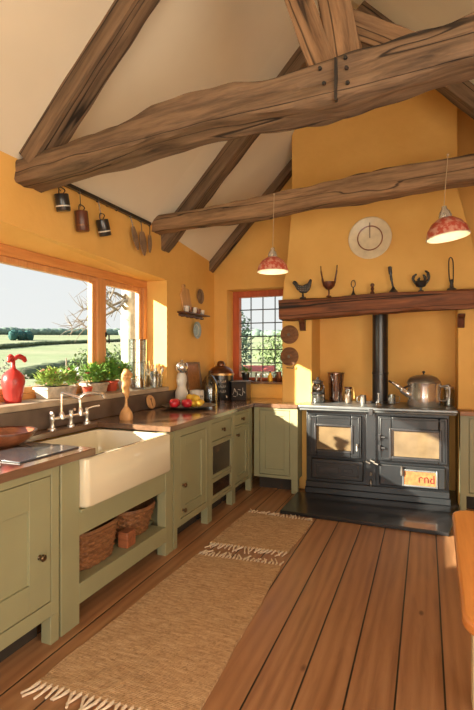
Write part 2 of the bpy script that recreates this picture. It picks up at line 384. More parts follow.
# long window: frame, sashes, panes
def bar(bm, x0, x1, y0, y1, z0, z1): box(bm, x0, x1, y0, y1, z0, z1)
fx0, fx1 = -2.72, -2.63
bm = B(); box(bm, fx0, fx1, WY0, WY1, 2.07, WZ1); box(bm, fx0-.01, fx1, WY0, WY1, 1.085, 1.125)
win = struct('window_1', bm, M['frame'], bev=.004)
def part_world(name, bm, mat, parent, bev=0, smooth=35):
    shift(bm, parent.location); return obj(name, bm, mat, parent, bev, smooth)
ys = [(WY0, WY0+.05), (1.27, 1.36), (3.36, 3.46), (4.075, WY1)]
for a, b in ys:
    bm = B(); box(bm, fx0, fx1+.004, a, b, 1.125, 2.07); part_world('window_post', bm, M['framez'], win, .004)
for (a, b) in ((WY0+.05, 1.27), (1.36, 3.36), (3.46, 4.075)):
    bm = B(); x0, x1 = -2.70, -2.65; w = .045
    box(bm, x0, x1, a, b, 1.125, 1.125+w); box(bm, x0, x1, a, b, 2.07-w, 2.07); box(bm, x0, x1, a, a+w, 1.125+w, 2.07-w); box(bm, x0, x1, b-w, b, 1.125+w, 2.07-w)
    s = part_world('sash', bm, M['framez'], win, .004)
    bm = B(); box(bm, -2.678, -2.672, a+w, b-w, 1.125+w, 2.07-w)
    o = part_world('window_pane', bm, M['glass'], win, 0)
bm = B(); box(bm, -2.65, -2.625, 3.47, 3.485, 1.56, 1.60); tube(bm, [(-2.62, 3.478, 1.58), (-2.60, 3.478, 1.575), (-2.598, 3.478, 1.50)], .007)
part_world('window_catch', bm, M['black'], win, .001)
# small back window
bm = B(); y0, y1 = 5.48, 5.56
box(bm, BX0, BX1, y0, y1, BZ1-.075, BZ1); box(bm, BX0, BX1, y0, y1, BZ0, BZ0+.035); box(bm, BX0, BX0+.085, y0, y1, BZ0+.035, BZ1-.075); box(bm, BX1-.05, BX1, y0, y1, BZ0+.035, BZ1-.075)
w2 = struct('window_2', bm, M['redframe'], bev=.004)
bm = B(); gx0, gx1, gz0, gz1 = BX0+.085, BX1-.05, BZ0+.035, BZ1-.075
for i in range(1, 4):
    x = -2.163+.155*i; box(bm, x-.005, x+.005, 5.51, 5.524, gz0, gz1)
for k in range(1, 6):
    z = gz1-.1635*k+.01; box(bm, gx0, gx1, 5.509, 5.525, z-.006, z+.006)
part_world('glazing_bar', bm, plain('lead_bars', (.05, .06, .065), .5), w2)
bm = B(); box(bm, gx0, gx1, 5.515, 5.519, gz0, gz1); part_world('window_pane', bm, M['glass'], w2)
bm = B(); box(bm, BX0, -1.43, 5.2, 5.48, BZ0-.025, BZ0); struct('trim_3', bm, M['top'], bev=.004)

# ---------------------------------------------------------------- roof timbers
def hewn(name, label, pts, w, hh, mat, seed=0, taper=None, rough=.010, cat='beam', group=None, roll=0):
    """timber along a polyline of (bottom centre) world points; hh = list of heights or a number; local X runs along it"""
    P = [Vector(p) for p in pts]; A = P[0]; X = (P[-1]-P[0]).normalized()
    up = Vector((0,0,1)) if abs(X.z) < .9 else Vector((0,1,0))
    Yv = up.cross(X).normalized(); Z = X.cross(Yv); R = Matrix((X, Yv, Z)).transposed()
    loc = [R.inverted() @ (p-A) for p in P]; hs = hh if isinstance(hh, (list, tuple)) else [hh]*len(P)
    bm = B(); L = loc[-1].x; n = max(12, int(L/.035)); rings = []
    def interp(x):
        for i in range(len(loc)-1):
            if x <= loc[i+1].x+1e-6:
                t = (x-loc[i].x)/(loc[i+1].x-loc[i].x); t2 = t*t*(3-2*t)
                return loc[i].lerp(loc[i+1], t), hs[i]*(1-t2)+hs[i+1]*t2
        return loc[-1], hs[-1]
    sec = []
    m = 6
    for k in range(4*m):
        s, t = divmod(k, m); t = t/m*2-1; q = [(t, -1), (1, t), (-t, 1), (-1, -t)][s]
        l = max(abs(q[0])**20+abs(q[1])**20, 1e-9)**(1/20); sec.append((q[0]/l, q[1]/l))
    for i in range(n+1):
        x = L*i/n; c, h = interp(x); rg = []
        for (a, b) in sec:
            nn = noise.noise(Vector((x*1.3+seed*5, a*1.1, b*1.1)))*rough*2+noise.noise(Vector((x*5+seed*9, a*3, b*3)))*rough
            k = 1+nn/(w*.5)
            rg.append(bm.verts.new((x, c.y+a*w/2*k, c.z+h/2+b*h/2*(1+nn/(h*.5)))))
        rings.append(rg)
    for a, b in zip(rings, rings[1:]):
        for k in range(4*m): bm.faces.new((a[k], a[(k+1) % (4*m)], b[(k+1) % (4*m)], b[k]))
    bm.faces.new(rings[0][::-1]); bm.faces.new(rings[-1])
    bmesh.ops.recalc_face_normals(bm, faces=bm.faces[:])
    me = bpy.data.meshes.new(name); bm.to_mesh(me); bm.free(); me.polygons.foreach_set('use_smooth', [True]*len(me.polygons)); me.set_sharp_from_angle(angle=math.radians(40)); me.materials.append(mat)
    o = bpy.data.objects.new(name, me); COL.objects.link(o); o.matrix_world = Matrix.Translation(A) @ R.to_4x4()
    return tag(o, label, cat, group)
t1 = [(-2.40, 2.640, 2.495), (-2.11, 2.682, 2.506), (-1.916, 2.706, 2.532), (-1.634, 2.716, 2.570), (-1.397, 2.756, 2.608), (-1.164, 2.775, 2.622), (-.879, 2.793, 2.630), (-.642, 2.797, 2.620), (-.398, 2.806, 2.625), (-.108, 2.831, 2.665), (.19, 2.872, 2.70), (.9, 2.93, 2.75), (1.2, 2.93, 2.74)]
ty1 = 2.25
tie = hewn('tie_beam', 'big cambered oak tie beam crossing nearest, with an iron strap at its joint', [(x, ty1+.12, b-.01) for x, t, b in t1], .22, [t-b+.01 for x, t, b in t1], M['beam'], 1, rough=.018)
bm = B(); sx = -.395; box(bm, sx-.006, sx+.006, ty1-.006, ty1+.02, 2.60, 2.80)
def child_world(o, parent):
    bpy.context.view_layer.update(); o.parent = parent; o.matrix_parent_inverse = parent.matrix_world.inverted(); return o
child_world(obj('iron_strap', bm, M['bolt']), tie)
for dx, z in ((-.075, 2.765), (.045, 2.79), (-.055, 2.69), (.055, 2.67), (.05, 2.74)):
    bm = B(); lathe(bm, [(0, 0), (.010, 0), (.008, .012), (0, .014)], 10, M=Matrix.Translation((sx+dx, ty1+.002, z)) @ Matrix.Rotation(PI/2, 4, 'X'))
    child_world(obj('bolt', bm, M['bolt']), tie)
t2 = [(-2.40, 2.722, 2.570), (-1.89, 2.732, 2.585), (-1.275, 2.75, 2.597), (-.803, 2.808, 2.645), (-.185, 2.858, 2.672), (.325, 2.868, 2.70), (1.2, 2.88, 2.72)]
ty2 = 3.85
hewn('tie_beam', 'slimmer oak tie beam further back, with both pendant lamps hung from it', [(x, ty2+.08, b-.01) for x, t, b in t2], .15, [t-b+.01 for x, t, b in t2], M['beamL'], 3, rough=.014)
def rafter(y, w, h, side, label, seed, x0=None, x1=None, mat='beam'):
    if side < 0: a, b = (-2.40 if x0 is None else x0), (RX-.06 if x1 is None else x1)
    else: a, b = RX+.06, 1.3
    yy = y+w/2; th = h*.7071
    # bottom centre line, just under the plaster
    def bp(x): return (x, yy, (ceilz(x, min(yy, 4.1))-drop(yy)+drop(min(yy, 4.1)))-h*1.0+.012)
    return hewn('rafter', label, [bp(a), bp(b)], w, th, M[mat], seed, rough=.006)
rafter(2.26, .15, .20, -1, 'weathered rafter rising above the left end of the nearest tie beam', 11, x0=-2.28)
rafter(2.26, .15, .20, 1, 'right-hand rafter high above the nearest tie beam', 12)
rafter(4.03, .16, .20, -1, 'grey rafter whose foot shows on the left wall below the slimmer tie beam', 13)
rafter(4.03, .16, .20, 1, 'dark rafter sloping down right behind the iron-strapped joint', 14)
rafter(5.14, .12, .13, -1, 'last left rafter lying against the back gable wall', 15, x1=-1.33)
hewn('king_post', 'broad raking oak post standing left of the iron strap', [(-.462, 2.335, 2.80), (-.655, 2.335, 3.35), (-.86, 2.335, 3.95)], .125, [.10, .12, .12], M['beamL'], 21, cat='post')
hewn('king_post', 'upright oak post directly over the iron strap', [(-.355, 2.345, 2.80), (-.455, 2.345, 3.3), (-.55, 2.345, 4.1)], .155, [.10, .12, .12], M['beamL'], 22, cat='post')
hewn('roof_brace', 'short oak brace falling right from the post onto the nearest tie beam', [(-.52, 2.50, 3.12), (.05, 2.50, 2.76)], .10, .12, M['beamL'], 23, cat='brace')

# ---------------------------------------------------------------- cabinets
def ringbox(bm, x0, x1, z0, z1, y0, y1, r):
    box(bm, x0, x0+r, y0, y1, z0, z1); box(bm, x1-r, x1, y0, y1, z0, z1); box(bm, x0+r, x1-r, y0, y1, z0, z0+r); box(bm, x0+r, x1-r, y0, y1, z1-r, z1)
def knob(parent, x, z, y=0, r=.016, mat='brass'):
    bm = B(); lathe(bm, [(0, 0), (r*.75, 0), (r*.5, .006), (r*.45, .014), (r*1.0, .020), (r*1.05, .027), (r*.7, .033), (0, .035)], 16, M=Matrix.Translation((x, y, z)) @ Matrix.Rotation(PI/2, 4, 'X'))
    return obj('knob', bm, M[mat], parent)
def door(root, x0, x1, z0, z1, kx, kz, rail=.075, name='door', mullions=()):
    bm = B(); g = .0045; ringbox(bm, x0+g, x1-g, z0+g, z1-g, .002, .022, rail)
    box(bm, x0+rail, x1-rail, .015, .021, z0+rail, z1-rail)
    for m in mullions: box(bm, m-.012, m+.012, .006, .02, z0+rail, z1-rail)
    d = obj(name, bm, M['sage'], root, .0018)
    knobl = kx if isinstance(kx, list) else [(kx, kz)]
    for a, b in knobl: 
        k = knob(root, a, b, .002); k.parent = d; k.location = Vector(k.location)-Vector(d.location)
    return d
def cabinet(label, loc, rz, w, frame, zb=.14, feet=(), depth=.60, group=None):
    r = thing('base_cabinet', label, 'cabinet', loc, rz, group)
    bm = B(); box(bm, 0, w, .024, depth, zb, .858)
    for (a, b, c, d) in frame: box(bm, a, b, 0, .024, c, d)
    obj('carcass', bm, M['sage'], r, .0015)
    for a, b in feet:
        bm = B(); box(bm, a, b, 0.0, .06, 0, zb); obj('foot', bm, M['sage'], r, .002)
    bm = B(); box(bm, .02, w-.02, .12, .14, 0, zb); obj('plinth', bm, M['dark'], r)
    return r
# nearest cabinet: y .60..1.85
y0 = .60; c = cabinet('sage green cabinet nearest the camera, left of the sink stand', (-1.68, y0, 0), PI/2, 1.25,
    [(0, .05, .14, .858), (1.20, 1.25, .14, .858), (.05, 1.20, .14, .21), (.05, 1.20, .82, .858), (.60, .65, .21, .82)], feet=[(0, .055), (1.195, 1.25)])
door(c, .65, 1.20, .21, .82, 1.125, .452, rail=.13); door(c, .05, .60, .21, .82, .12, .452, rail=.13)
# sink stand
s = thing('sink_stand', 'sage green open stand with a slatted shelf carrying the farmhouse sink', 'sink stand', (-1.68, 1.865, 0), PI/2)
def leg(x0, x1, y0, y1, n='leg'):
    bm = B(); box(bm, x0, x1, y0, y1, 0, .585 if y0 < .1 and x1 < .2 or x0 > 1 else .58); return obj(n, bm, M['sage'], s, .003)
W_ = 1.12
bm = B(); box(bm, 0, .135, 0, .07, 0, .858); obj('leg', bm, M['sage'], s, .003)
bm = B(); box(bm, W_-.10, W_, 0, .07, 0, .858); obj('leg', bm, M['sage'], s, .003)
for a in (0, W_-.07):
    bm = B(); box(bm, a, a+.07, .58, .65, 0, .585); obj('leg', bm, M['sage'], s, .003)
bm = B(); box(bm, .135, W_-.10, .005, .03, .455, .575); box(bm, .135, W_-.10, -.012, .05, .575, .592); obj('rail', bm, M['sage'], s, .002)
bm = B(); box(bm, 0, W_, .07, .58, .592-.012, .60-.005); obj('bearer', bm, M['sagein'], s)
bm = B(); box(bm, .135, W_-.10, .0, .03, .10, .205); obj('shelf_rail', bm, M['sage'], s, .002)
bm = B()
for k in range(5): box(bm, .02 if k else .135, W_-.02 if k else W_-.1, .072*0+.03+k*.125, .03+k*.125+.118, .185, .203)
obj('shelf', bm, M['sage'], s, .001)
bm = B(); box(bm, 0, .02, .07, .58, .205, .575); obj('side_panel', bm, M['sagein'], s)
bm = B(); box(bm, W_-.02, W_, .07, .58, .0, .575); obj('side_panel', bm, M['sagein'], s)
# tall-door cabinet
c = cabinet('sage cabinet with one door and two knobs, right of the farmhouse sink', (-1.68, 3.0, 0), PI/2, .61,
    [(0, .10, .14, .858), (.54, .61, .14, .858), (.10, .54, .14, .19), (.10, .54, .80, .858)], feet=[(0, .05), (.56, .61)])
door(c, .10, .54, .19, .80, [(.135, .433), (.135, .247)], 0, rail=.075)
# drawer and glazed oven unit
c = cabinet('sage unit with a drawer above two smoked glass fronts', (-1.68, 3.612, 0), PI/2, .526,
    [(0, .04, .14, .858), (.486, .526, .14, .858), (.04, .486, .14, .17), (.04, .486, .82, .858), (.04, .486, .645, .66), (.04, .486, .335, .35)], feet=[(0, .04), (.486, .526)])
def drawer(root, x0, x1, z0, z1, kx=None):
    bm = B(); g = .0045; box(bm, x0+g, x1-g, .003, .022, z0+g, z1-g); d = obj('drawer', bm, M['sage'], root, .002)
    k = knob(root, (x0+x1)/2 if kx is None else kx, (z0+z1)/2, .003, .018); k.parent = d; k.location = Vector(k.location)-Vector(d.location)
drawer(c, .04, .486, .66, .82)
for z0, z1 in ((.35, .645), (.17, .335)):
    bm = B(); ringbox(bm, .043, .483, z0+.002, z1-.002, .004, .022, .024); d = obj('glazed_door', bm, M['sage'], c, .002)
    bm = B(); box(bm, .067, .459, .012, .018, z0+.026, z1-.026); g = obj('pane', bm, M['ovenglass'], c); g.parent = d; g.location = Vector(g.location)-Vector(d.location)
c = cabinet('sage corner cabinet with a shallow drawer over a narrow door', (-1.68, 4.14, 0), PI/2, .51,
    [(0, .035, .14, .858), (.40, .51, .14, .858), (.035, .40, .14, .17), (.035, .40, .83, .858), (.035, .40, .705, .72)], feet=[(0, .04), (.46, .51)], depth=.60)
drawer(c, .035, .40, .72, .83); door(c, .035, .40, .17, .705, .075, .635, rail=.06)
c = cabinet('sage cabinet on the back wall, beside the left flank of the range', (-1.665, 4.665, 0), 0, .465,
    [(0, .06, .14, .858), (.385, .465, .14, .858), (.06, .385, .14, .17), (.06, .385, .835, .858)], feet=[(.40, .465)], depth=.185)
door(c, .06, .385, .17, .835, [], 0, rail=.055)
c = cabinet('sage cabinet with a plank door, right of the range', (.285, 4.69, 0), 0, .75,
    [(0, .07, .14, .858), (.68, .75, .14, .858), (.07, .68, .14, .17), (.07, .68, .835, .858)], feet=[(0, .05)], depth=.16)
door(c, .07, .375, .17, .835, .33, .6, rail=.06); door(c, .375, .68, .17, .835, .42, .6, rail=.06)
# worktops
bm = B(); box(bm, XL+.001, -1.655, .6, 2.10, .86, .90); box(bm, XL+.001, -2.27, 2.10, 2.905, .86, .90); box(bm, XL+.001, -1.655, 2.905, 4.64, .86, .90)
box(bm, XL+.001, -1.655, 4.64, 5.279, .86, .90); box(bm, -1.655, -1.425, 4.645, 5.279, .86, .90); box(bm, -1.425, -1.195, 4.645, 4.855, .86, .90)
bmesh.ops.remove_doubles(bm, verts=bm.verts[:], dist=1e-5)
tag(obj('worktop', bm, M['top'], None, .004, 30), 'long dark walnut worktop running from the camera round the far corner', 'worktop')
bm = B(); box(bm, .28, 1.1, 4.66, 4.855, .86, .90); tag(obj('worktop', bm, M['oakedge'], None, .004), 'short honey-coloured worktop right of the range', 'worktop')
# farmhouse sink
sk = thing('farmhouse_sink', 'large cream fireclay farmhouse sink under the window', 'sink', (-1.95, 2.45, .600))
bm = B(); X0, X1, Y0, Y1 = -.315, .315, -.445, .445
zt = .257; tk = .05
rings = []
def rr(x0, x1, y0, y1, r, z, n=5):
    out = []
    for cx, cy, a in ((x1-r, y1-r, 0), (x0+r, y1-r, 90), (x0+r, y0+r, 180), (x1-r, y0+r, 270)):
        for k in range(n+1):
            t = math.radians(a+90*k/n); out.append(bm.verts.new((cx+r*math.cos(t), cy+r*math.sin(t), z)))
    return out
prof = [(0, .0, .03), (-.006, .012, .03), (-.006, .225, .03), (-.004, zt-.006, .03), (-.010, zt, .03), (.028, zt, .04) , (.036, zt-.008, .045), (.044, .06, .055), (.075, .035, .06)]
for ins, z, r in [(.008, 0, .03), (0, .012, .03), (.004, zt-.008, .03), (.012, zt, .03), (tk-.008, zt, .04), (tk, zt-.01, .045), (tk+.008, .07, .055), (tk+.04, .04, .06)]:
    rings.append(rr(X0+ins, X1-ins, Y0+ins, Y1-ins, r, z))
for a, b in zip(rings, rings[1:]):
    n = len(a)
    for i in range(n): bm.faces.new((a[i], a[(i+1) % n], b[(i+1) % n], b[i]))
bm.faces.new(rings[0][::-1]); bm.faces.new(rings[-1])
obj('basin', bm, M['sink'], sk, 0, 50)
bm = B(); lathe(bm, [(0, .041), (.035, .041), (.042, .046), (.03, .047), (0, .044)], 20); obj('drain', bm, M['chrome'], sk)
# bridge tap
t = thing('bridge_tap', 'tall silver bridge tap with lever handles behind the sink', 'tap', (-2.33, 2.68, .90))
bm = B()
for y in (-.18, 0, .17):
    lathe(bm, [(0, 0), (.028, 0), (.028, .008), (.016, .016), (.013, .05), (.018, .06), (.018, .085), (.012, .095), (0, .096)], 16, c=(0, y, 0))
tube(bm, [(0, -.18, .07), (0, .17, .07)], .012)
obj('bridge', bm, M['chrome'], t)
bm = B(); tube(bm, curve([(0, -.09, .07), (0, -.09, .20), (.005, -.085, .235), (.05, -.07, .225), (.13, -.05, .20)]), [.012]*12+[.010]*13 if False else .0105); lathe(bm, [(0, .06), (.02, .06), (.022, .09), (.012, .11), (0, .11)], 14, c=(0, -.09, 0)); obj('spout', bm, M['chrome'], t)
bm = B(); tube(bm, curve([(0, .10, .07), (0, .10, .16), (.01, .11, .205), (.04, .16, .22), (.08, .24, .21), (.09, .26, .18)]), .012); lathe(bm, [(0, .06), (.02, .06), (.022, .10), (.012, .12), (0, .12)], 14, c=(0, .10, 0)); obj('spout', bm, M['chrome'], t)
for y, s_ in ((-.18, -1), (.0, -.4), (.17, 1)):
    bm = B(); lathe(bm, [(0, .085), (.016, .085), (.018, .10), (.010, .112), (0, .114)], 12, c=(0, y, 0)); tube(bm, [(0, y, .104), (.035, y+s_*.04, .118), (.06, y+s_*.07, .122)], [.005, .006, .009]); obj('lever', bm, M['chrome'], t)

# ---------------------------------------------------------------- the range
R = thing('range_cooker', 'black iron double range cooker with two windowed fire doors', 'range cooker', (-.455, 4.66, .032), math.radians(2.5))
hw = .655
bm = B(); box(bm, -hw, hw, .04, .54, .06, .825); box(bm, -hw-.012, hw+.012, .02, .54, 0, .06); box(bm, -hw, hw, .0, .04, .065, .125)
obj('body', bm, M['stove'], R, .006)
bm = B(); box(bm, -hw-.055, hw+.055, -.045, .56, .825, .845); box(bm, -hw-.065, hw+.065, -.055, .56, .845, .878); obj('hob', bm, M['hob'], R, .012, seg=3)
bm = B(); box(bm, -.05, -.01, -.065, -.05, .80, .862); obj('hob_hinge', bm, M['iron'], R, .004)
bm = B(); box(bm, -.075, .015, .0, .05, .13, .82); 
for k in range(16): lathe(bm, [(0, 0), (.006, 0), (.004, .005), (0, .006)], 8, M=Matrix.Translation((.005, .0, .20+k*.037)) @ Matrix.Rotation(PI/2, 4, 'X'))
obj('centre_pillar', bm, M['stove'], R, .003)
def firedoor(x0, x1, z0, z1, gx0, gx1, gz0, gz1, name='fire_door'):
    bm = B(); 
    box(bm, x0, gx0, -.02, .04, z0, z1); box(bm, gx1, x1, -.02, .04, z0, z1); box(bm, gx0, gx1, -.02, .04, z0, gz0); box(bm, gx0, gx1, -.02, .04, gz1, z1)
    d = obj(name, bm, M['stove'], R, .010, seg=3)
    bm = B(); ringbox(bm, gx0-.022, gx1+.022, gz0-.022, gz1+.022, -.032, -.019, .022); f = obj('glass_frame', bm, M['iron'], R, .005); f.parent = d; f.location = Vector(f.location)-Vector(d.location)
    bm = B(); ringbox(bm, x0+.02, x1-.02, z0+.02, z1-.02, -.026, -.018, .012); f = obj('raised_edge', bm, M['stove'], R, .003); f.parent = d; f.location = Vector(f.location)-Vector(d.location)
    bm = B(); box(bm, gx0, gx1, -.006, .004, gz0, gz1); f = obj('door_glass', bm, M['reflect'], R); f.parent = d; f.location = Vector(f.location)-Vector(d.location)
    return d
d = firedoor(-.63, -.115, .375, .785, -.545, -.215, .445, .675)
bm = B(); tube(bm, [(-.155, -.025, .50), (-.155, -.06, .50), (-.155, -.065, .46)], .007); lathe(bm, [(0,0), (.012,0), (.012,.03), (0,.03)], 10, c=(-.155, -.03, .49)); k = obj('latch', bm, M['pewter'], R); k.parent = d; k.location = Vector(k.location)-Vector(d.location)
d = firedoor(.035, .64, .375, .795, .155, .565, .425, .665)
for z in (.50, .60):
    bm = B(); tube(bm, [(.045, -.03, z), (.10, -.04, z)], .010); lathe(bm, [(0,0), (.016,0), (.016,.05), (0,.05)], 10, c=(.05, -.035, z-.025)); k = obj('hinge', bm, M['iron'], R); k.parent = d; k.location = Vector(k.location)-Vector(d.location)
bm = B(); box(bm, -.60, -.10, -.012, .04, .155, .352); d = obj('ash_door', bm, M['stove'], R, .012, seg=3)
bm = B(); ringbox(bm, -.56, -.14, .19, .318, -.022, -.010, .014); box(bm, -.52, -.33, -.016, -.01, .225, .275); box(bm, -.28, -.20, -.016, -.01, .235, .27); k = obj('vent_plate', bm, M['iron'], R, .004); k.parent = d; k.location = Vector(k.location)-Vector(d.location)
bm = B(); box(bm, .045, .62, -.012, .04, .145, .345); d = obj('ash_door', bm, M['stove'], R, .012, seg=3)
bm = B(); ringbox(bm, .25, .555, .155, .312, -.022, -.010, .016); k = obj('badge_frame', bm, M['hob'], R, .004); k.parent = d; k.location = Vector(k.location)-Vector(d.location)
bm = B(); box(bm, .266, .539, -.016, -.010, .171, .296); k = obj('badge', bm, M['label'], R); k.parent = d; k.location = Vector(k.location)-Vector(d.location)
bm = B()
for x0, pts in ((.415, [(0,0),(0,.045),(.02,.055),(.035,.045)]), (.462, [(0,0),(0,.05),(.02,.055),(.033,.04),(.033,0)]), (.51, [(.033,.0),(.008,0),(.0,.025),(.01,.045),(.033,.04),(.033,.08),(.033,0)])):
    tube(bm, [(x0+a*.9-.02, -.018, .20+b*.9) for a, b in pts], .0042, 6)
k = obj('badge_lettering', bm, plain('dark_red_lettering', (.16, .012, .012), .5), R); k.parent = d; k.location = Vector(k.location)-Vector(d.location)
bm = B(); lathe(bm, [(0,0), (.010,0), (.014,.03), (.008,.07), (.012,.085), (0,.09)], 12, c=(.245, -.035, .255)); tube(bm, [(.245, -.005, .33), (.245, -.035, .335)], .008); k = obj('handle', bm, M['pewter'], R); k.parent = d; k.location = Vector(k.location)-Vector(d.location)
for x, z in ((-.07, .36), (-.03, .375), (.0, .355)): bm = B(); tube(bm, [(x, .0, z), (x, -.045, z), (x+.035, -.05, z-.012)], .008); obj('door_catch', bm, M['pewter'], R)
bm = B(); lathe(bm, [(0,0), (.010,0), (.016,.02), (.008,.05), (0,.055)], 12, c=(-.03, -.03, .13)); tube(bm, [(-.03, -.03, .18), (-.03, .005, .19)], .006); obj('poker_knob', bm, M['pewter'], R)
bm = B(); lathe(bm, [(0,0), (.010,0), (.010,.03), (0,.03)], 12, c=(-.03, -.03, .23)); tube(bm, [(-.03, -.03, .25), (-.03, .005, .25)], .006); obj('damper_knob', bm, M['pewter'], R)
bm = B(); ps = (-.435, 5.06); lathe(bm, [(.078, .905), (.078, 1.2)], 32, c=(ps[0], ps[1], 0)); lathe(bm, [(.0775, 1.2), (.0775, 1.88)], 32, c=(ps[0], ps[1], 0)); lathe(bm, [(.0, .903), (.10, .903), (.10, .918), (.078, .925), (0,.925)], 32, c=(ps[0], ps[1], 0))
lathe(bm, [(.078,1.19), (.082,1.195), (.082,1.215), (.078,1.22)], 32, c=(ps[0], ps[1], 0))
for v in bm.verts: v.co.z += .010
tag(obj('stove_pipe', bm, M['black'], None), 'black flue pipe rising from the range into the chimney', 'flue pipe')
bm = B(); prism(bm, [(-1.195, 4.03), (.165, 4.0), (.27, 4.66), (.27, 5.27), (-1.09, 5.27), (-1.09, 4.66), (-1.195, 4.66)], .001, .032, 'Z'); tag(obj('hearth_slab', bm, M['hearth'], None, .004), 'polished black slate hearth under the range', 'hearth')
# mantel beam
mt = hewn('mantel_beam', 'rough reddish oak mantel beam over the range', [(-1.40, 4.77, 1.765), (-.8, 4.77, 1.785), (0, 4.77, 1.812), (.62, 4.77, 1.82)], .18, [.20, .195, .175, .17], M['mantel'], 31, rough=.012)
def bracket(x):
    bm = B(); prism(bm, [(4.855, 1.775), (4.73, 1.775), (4.74, 1.755), (4.80, 1.735), (4.83, 1.66), (4.855, 1.65)], x-.03, x+.03, 'X')
    return obj('corbel', bm, M['darkwood'], None, .003)
for x, l in ((-1.19, 'dark wooden corbel under the left end of the mantel'), (.30, 'dark wooden corbel under the right end of the mantel')): tag(bracket(x), l, 'bracket')

# ---------------------------------------------------------------- table, rugs
tb = thing('dining_table', 'honey pine table whose rounded corner enters at the right', 'table', (.62, 1.72, 0))
bm = B()
out = []; 
for cx, cy, a in ((1.12, 2.17, 0), (.17, 2.14, 90), (.155, 1.33, 180), (1.12, 1.33, 270)):
    for k in range(7):
        t_ = math.radians(a+90*k/6); out.append((cx+.07*math.cos(t_), cy+.07*math.sin(t_)))
prism(bm, out, .715, .75, 'Z'); shift(bm, tb.location); obj('tabletop', bm, M['tablewood'], tb, .010, seg=3)
for lx, ly in ((.17, 1.36), (1.06, 1.36), (.17, 2.08), (1.06, 2.08)):
    bm = B(); box(bm, lx, lx+.07, ly, ly+.07, 0, .715); shift(bm, tb.location); obj('leg', bm, M['cream'], tb, .006)
bm = B(); box(bm, .24, 1.06, 1.385, 1.405, .62, .715); box(bm, .24, 1.06, 2.105, 2.125, .62, .715); box(bm, .195, .215, 1.43, 2.08, .62, .715); box(bm, 1.085, 1.105, 1.43, 2.08, .62, .715); shift(bm, tb.location); obj('apron', bm, M['cream'], tb, .003)
def rug(label, c4, seed, nt_, group=None):
    """c4: near-left, near-right, far-right, far-left"""
    P = [Vector((*p, 0)) for p in c4]; cen = sum(P, Vector())/4
    r = thing('woven_rug', label, 'rug', (cen.x, cen.y, .001), group=group)
    bm = B(); nx, ny = 34, 60; V = []
    def pt(u, v):
        p = (P[0]*(1-u)+P[1]*u)*(1-v)+(P[3]*(1-u)+P[2]*u)*v
        return p
    for layer in (0, 1):
        g = []
        for j in range(ny+1):
            row = []
            for i in range(nx+1):
                u, v = i/nx, j/ny; p = pt(u, v)-cen
                p.x += .010*noise.noise(Vector((v*4, seed, 0)))*(1 if u < .5 else -1)*abs(2*u-1)+.006*noise.noise(Vector((v*13, seed+u*2, 3)))
                p.y += .008*noise.noise(Vector((u*6, seed+9, 0)))
                rip = .004*noise.noise(Vector((u*3, v*9, seed)))+.003*noise.noise(Vector((u*14, v*20, seed)))
                p.z = 0 if layer == 0 else .012+rip
                row.append(bm.verts.new(p))
            g.append(row)
        V.append(g)
    for L_, flip in ((0, 1), (1, 0)):
        g = V[L_]
        for j in range(ny):
            for i in range(nx): bm.faces.new((g[j][i], g[j][i+1], g[j+1][i+1], g[j+1][i]))
    a, b = V
    for j in range(ny):
        for i in (0, nx): bm.faces.new((a[j][i], a[j+1][i], b[j+1][i], b[j][i]))
    for i in range(nx):
        for j in (0, ny): bm.faces.new((a[j][i], a[j][i+1], b[j][i+1], b[j][i]))
    obj('weave', bm, M['rug'], r, 0, 60)
    for v, sgn in ((0, -1), (1, 1)):
        for i in range(nt_):
            u = (i+.5)/nt_; p = pt(u, v)-cen; Lf = random.uniform(.06, .10); k = random.uniform(-.5, .5)
            d = (pt(.5, 1)-pt(.5, 0)).normalized()*sgn; sd_ = Vector((-d.y, d.x, 0))
            bm = B(); q = [p+Vector((0,0,.007))-d*.01, p+d*Lf*.25+Vector((0,0,.011)), p+d*Lf*.6+sd_*Lf*k*.4+Vector((0,0,.008)), p+d*Lf+sd_*Lf*k+Vector((0,0,.0065))]
            tube(bm, q, [.006, .008, .005, .0055], 6); obj('tassel', bm, M['fringe'], r)
    return r
rug('large oatmeal jute rug with tasselled ends, lying nearest the camera', [(-1.54, 1.56), (-.82, 1.60), (-.885, 3.02), (-1.485, 2.98)], 2, 24)
rug('smaller jute rug lying crosswise between the sink run and the hearth', [(-1.49, 3.20), (-.90, 3.24), (-.88, 3.92), (-1.47, 3.94)], 5, 22)

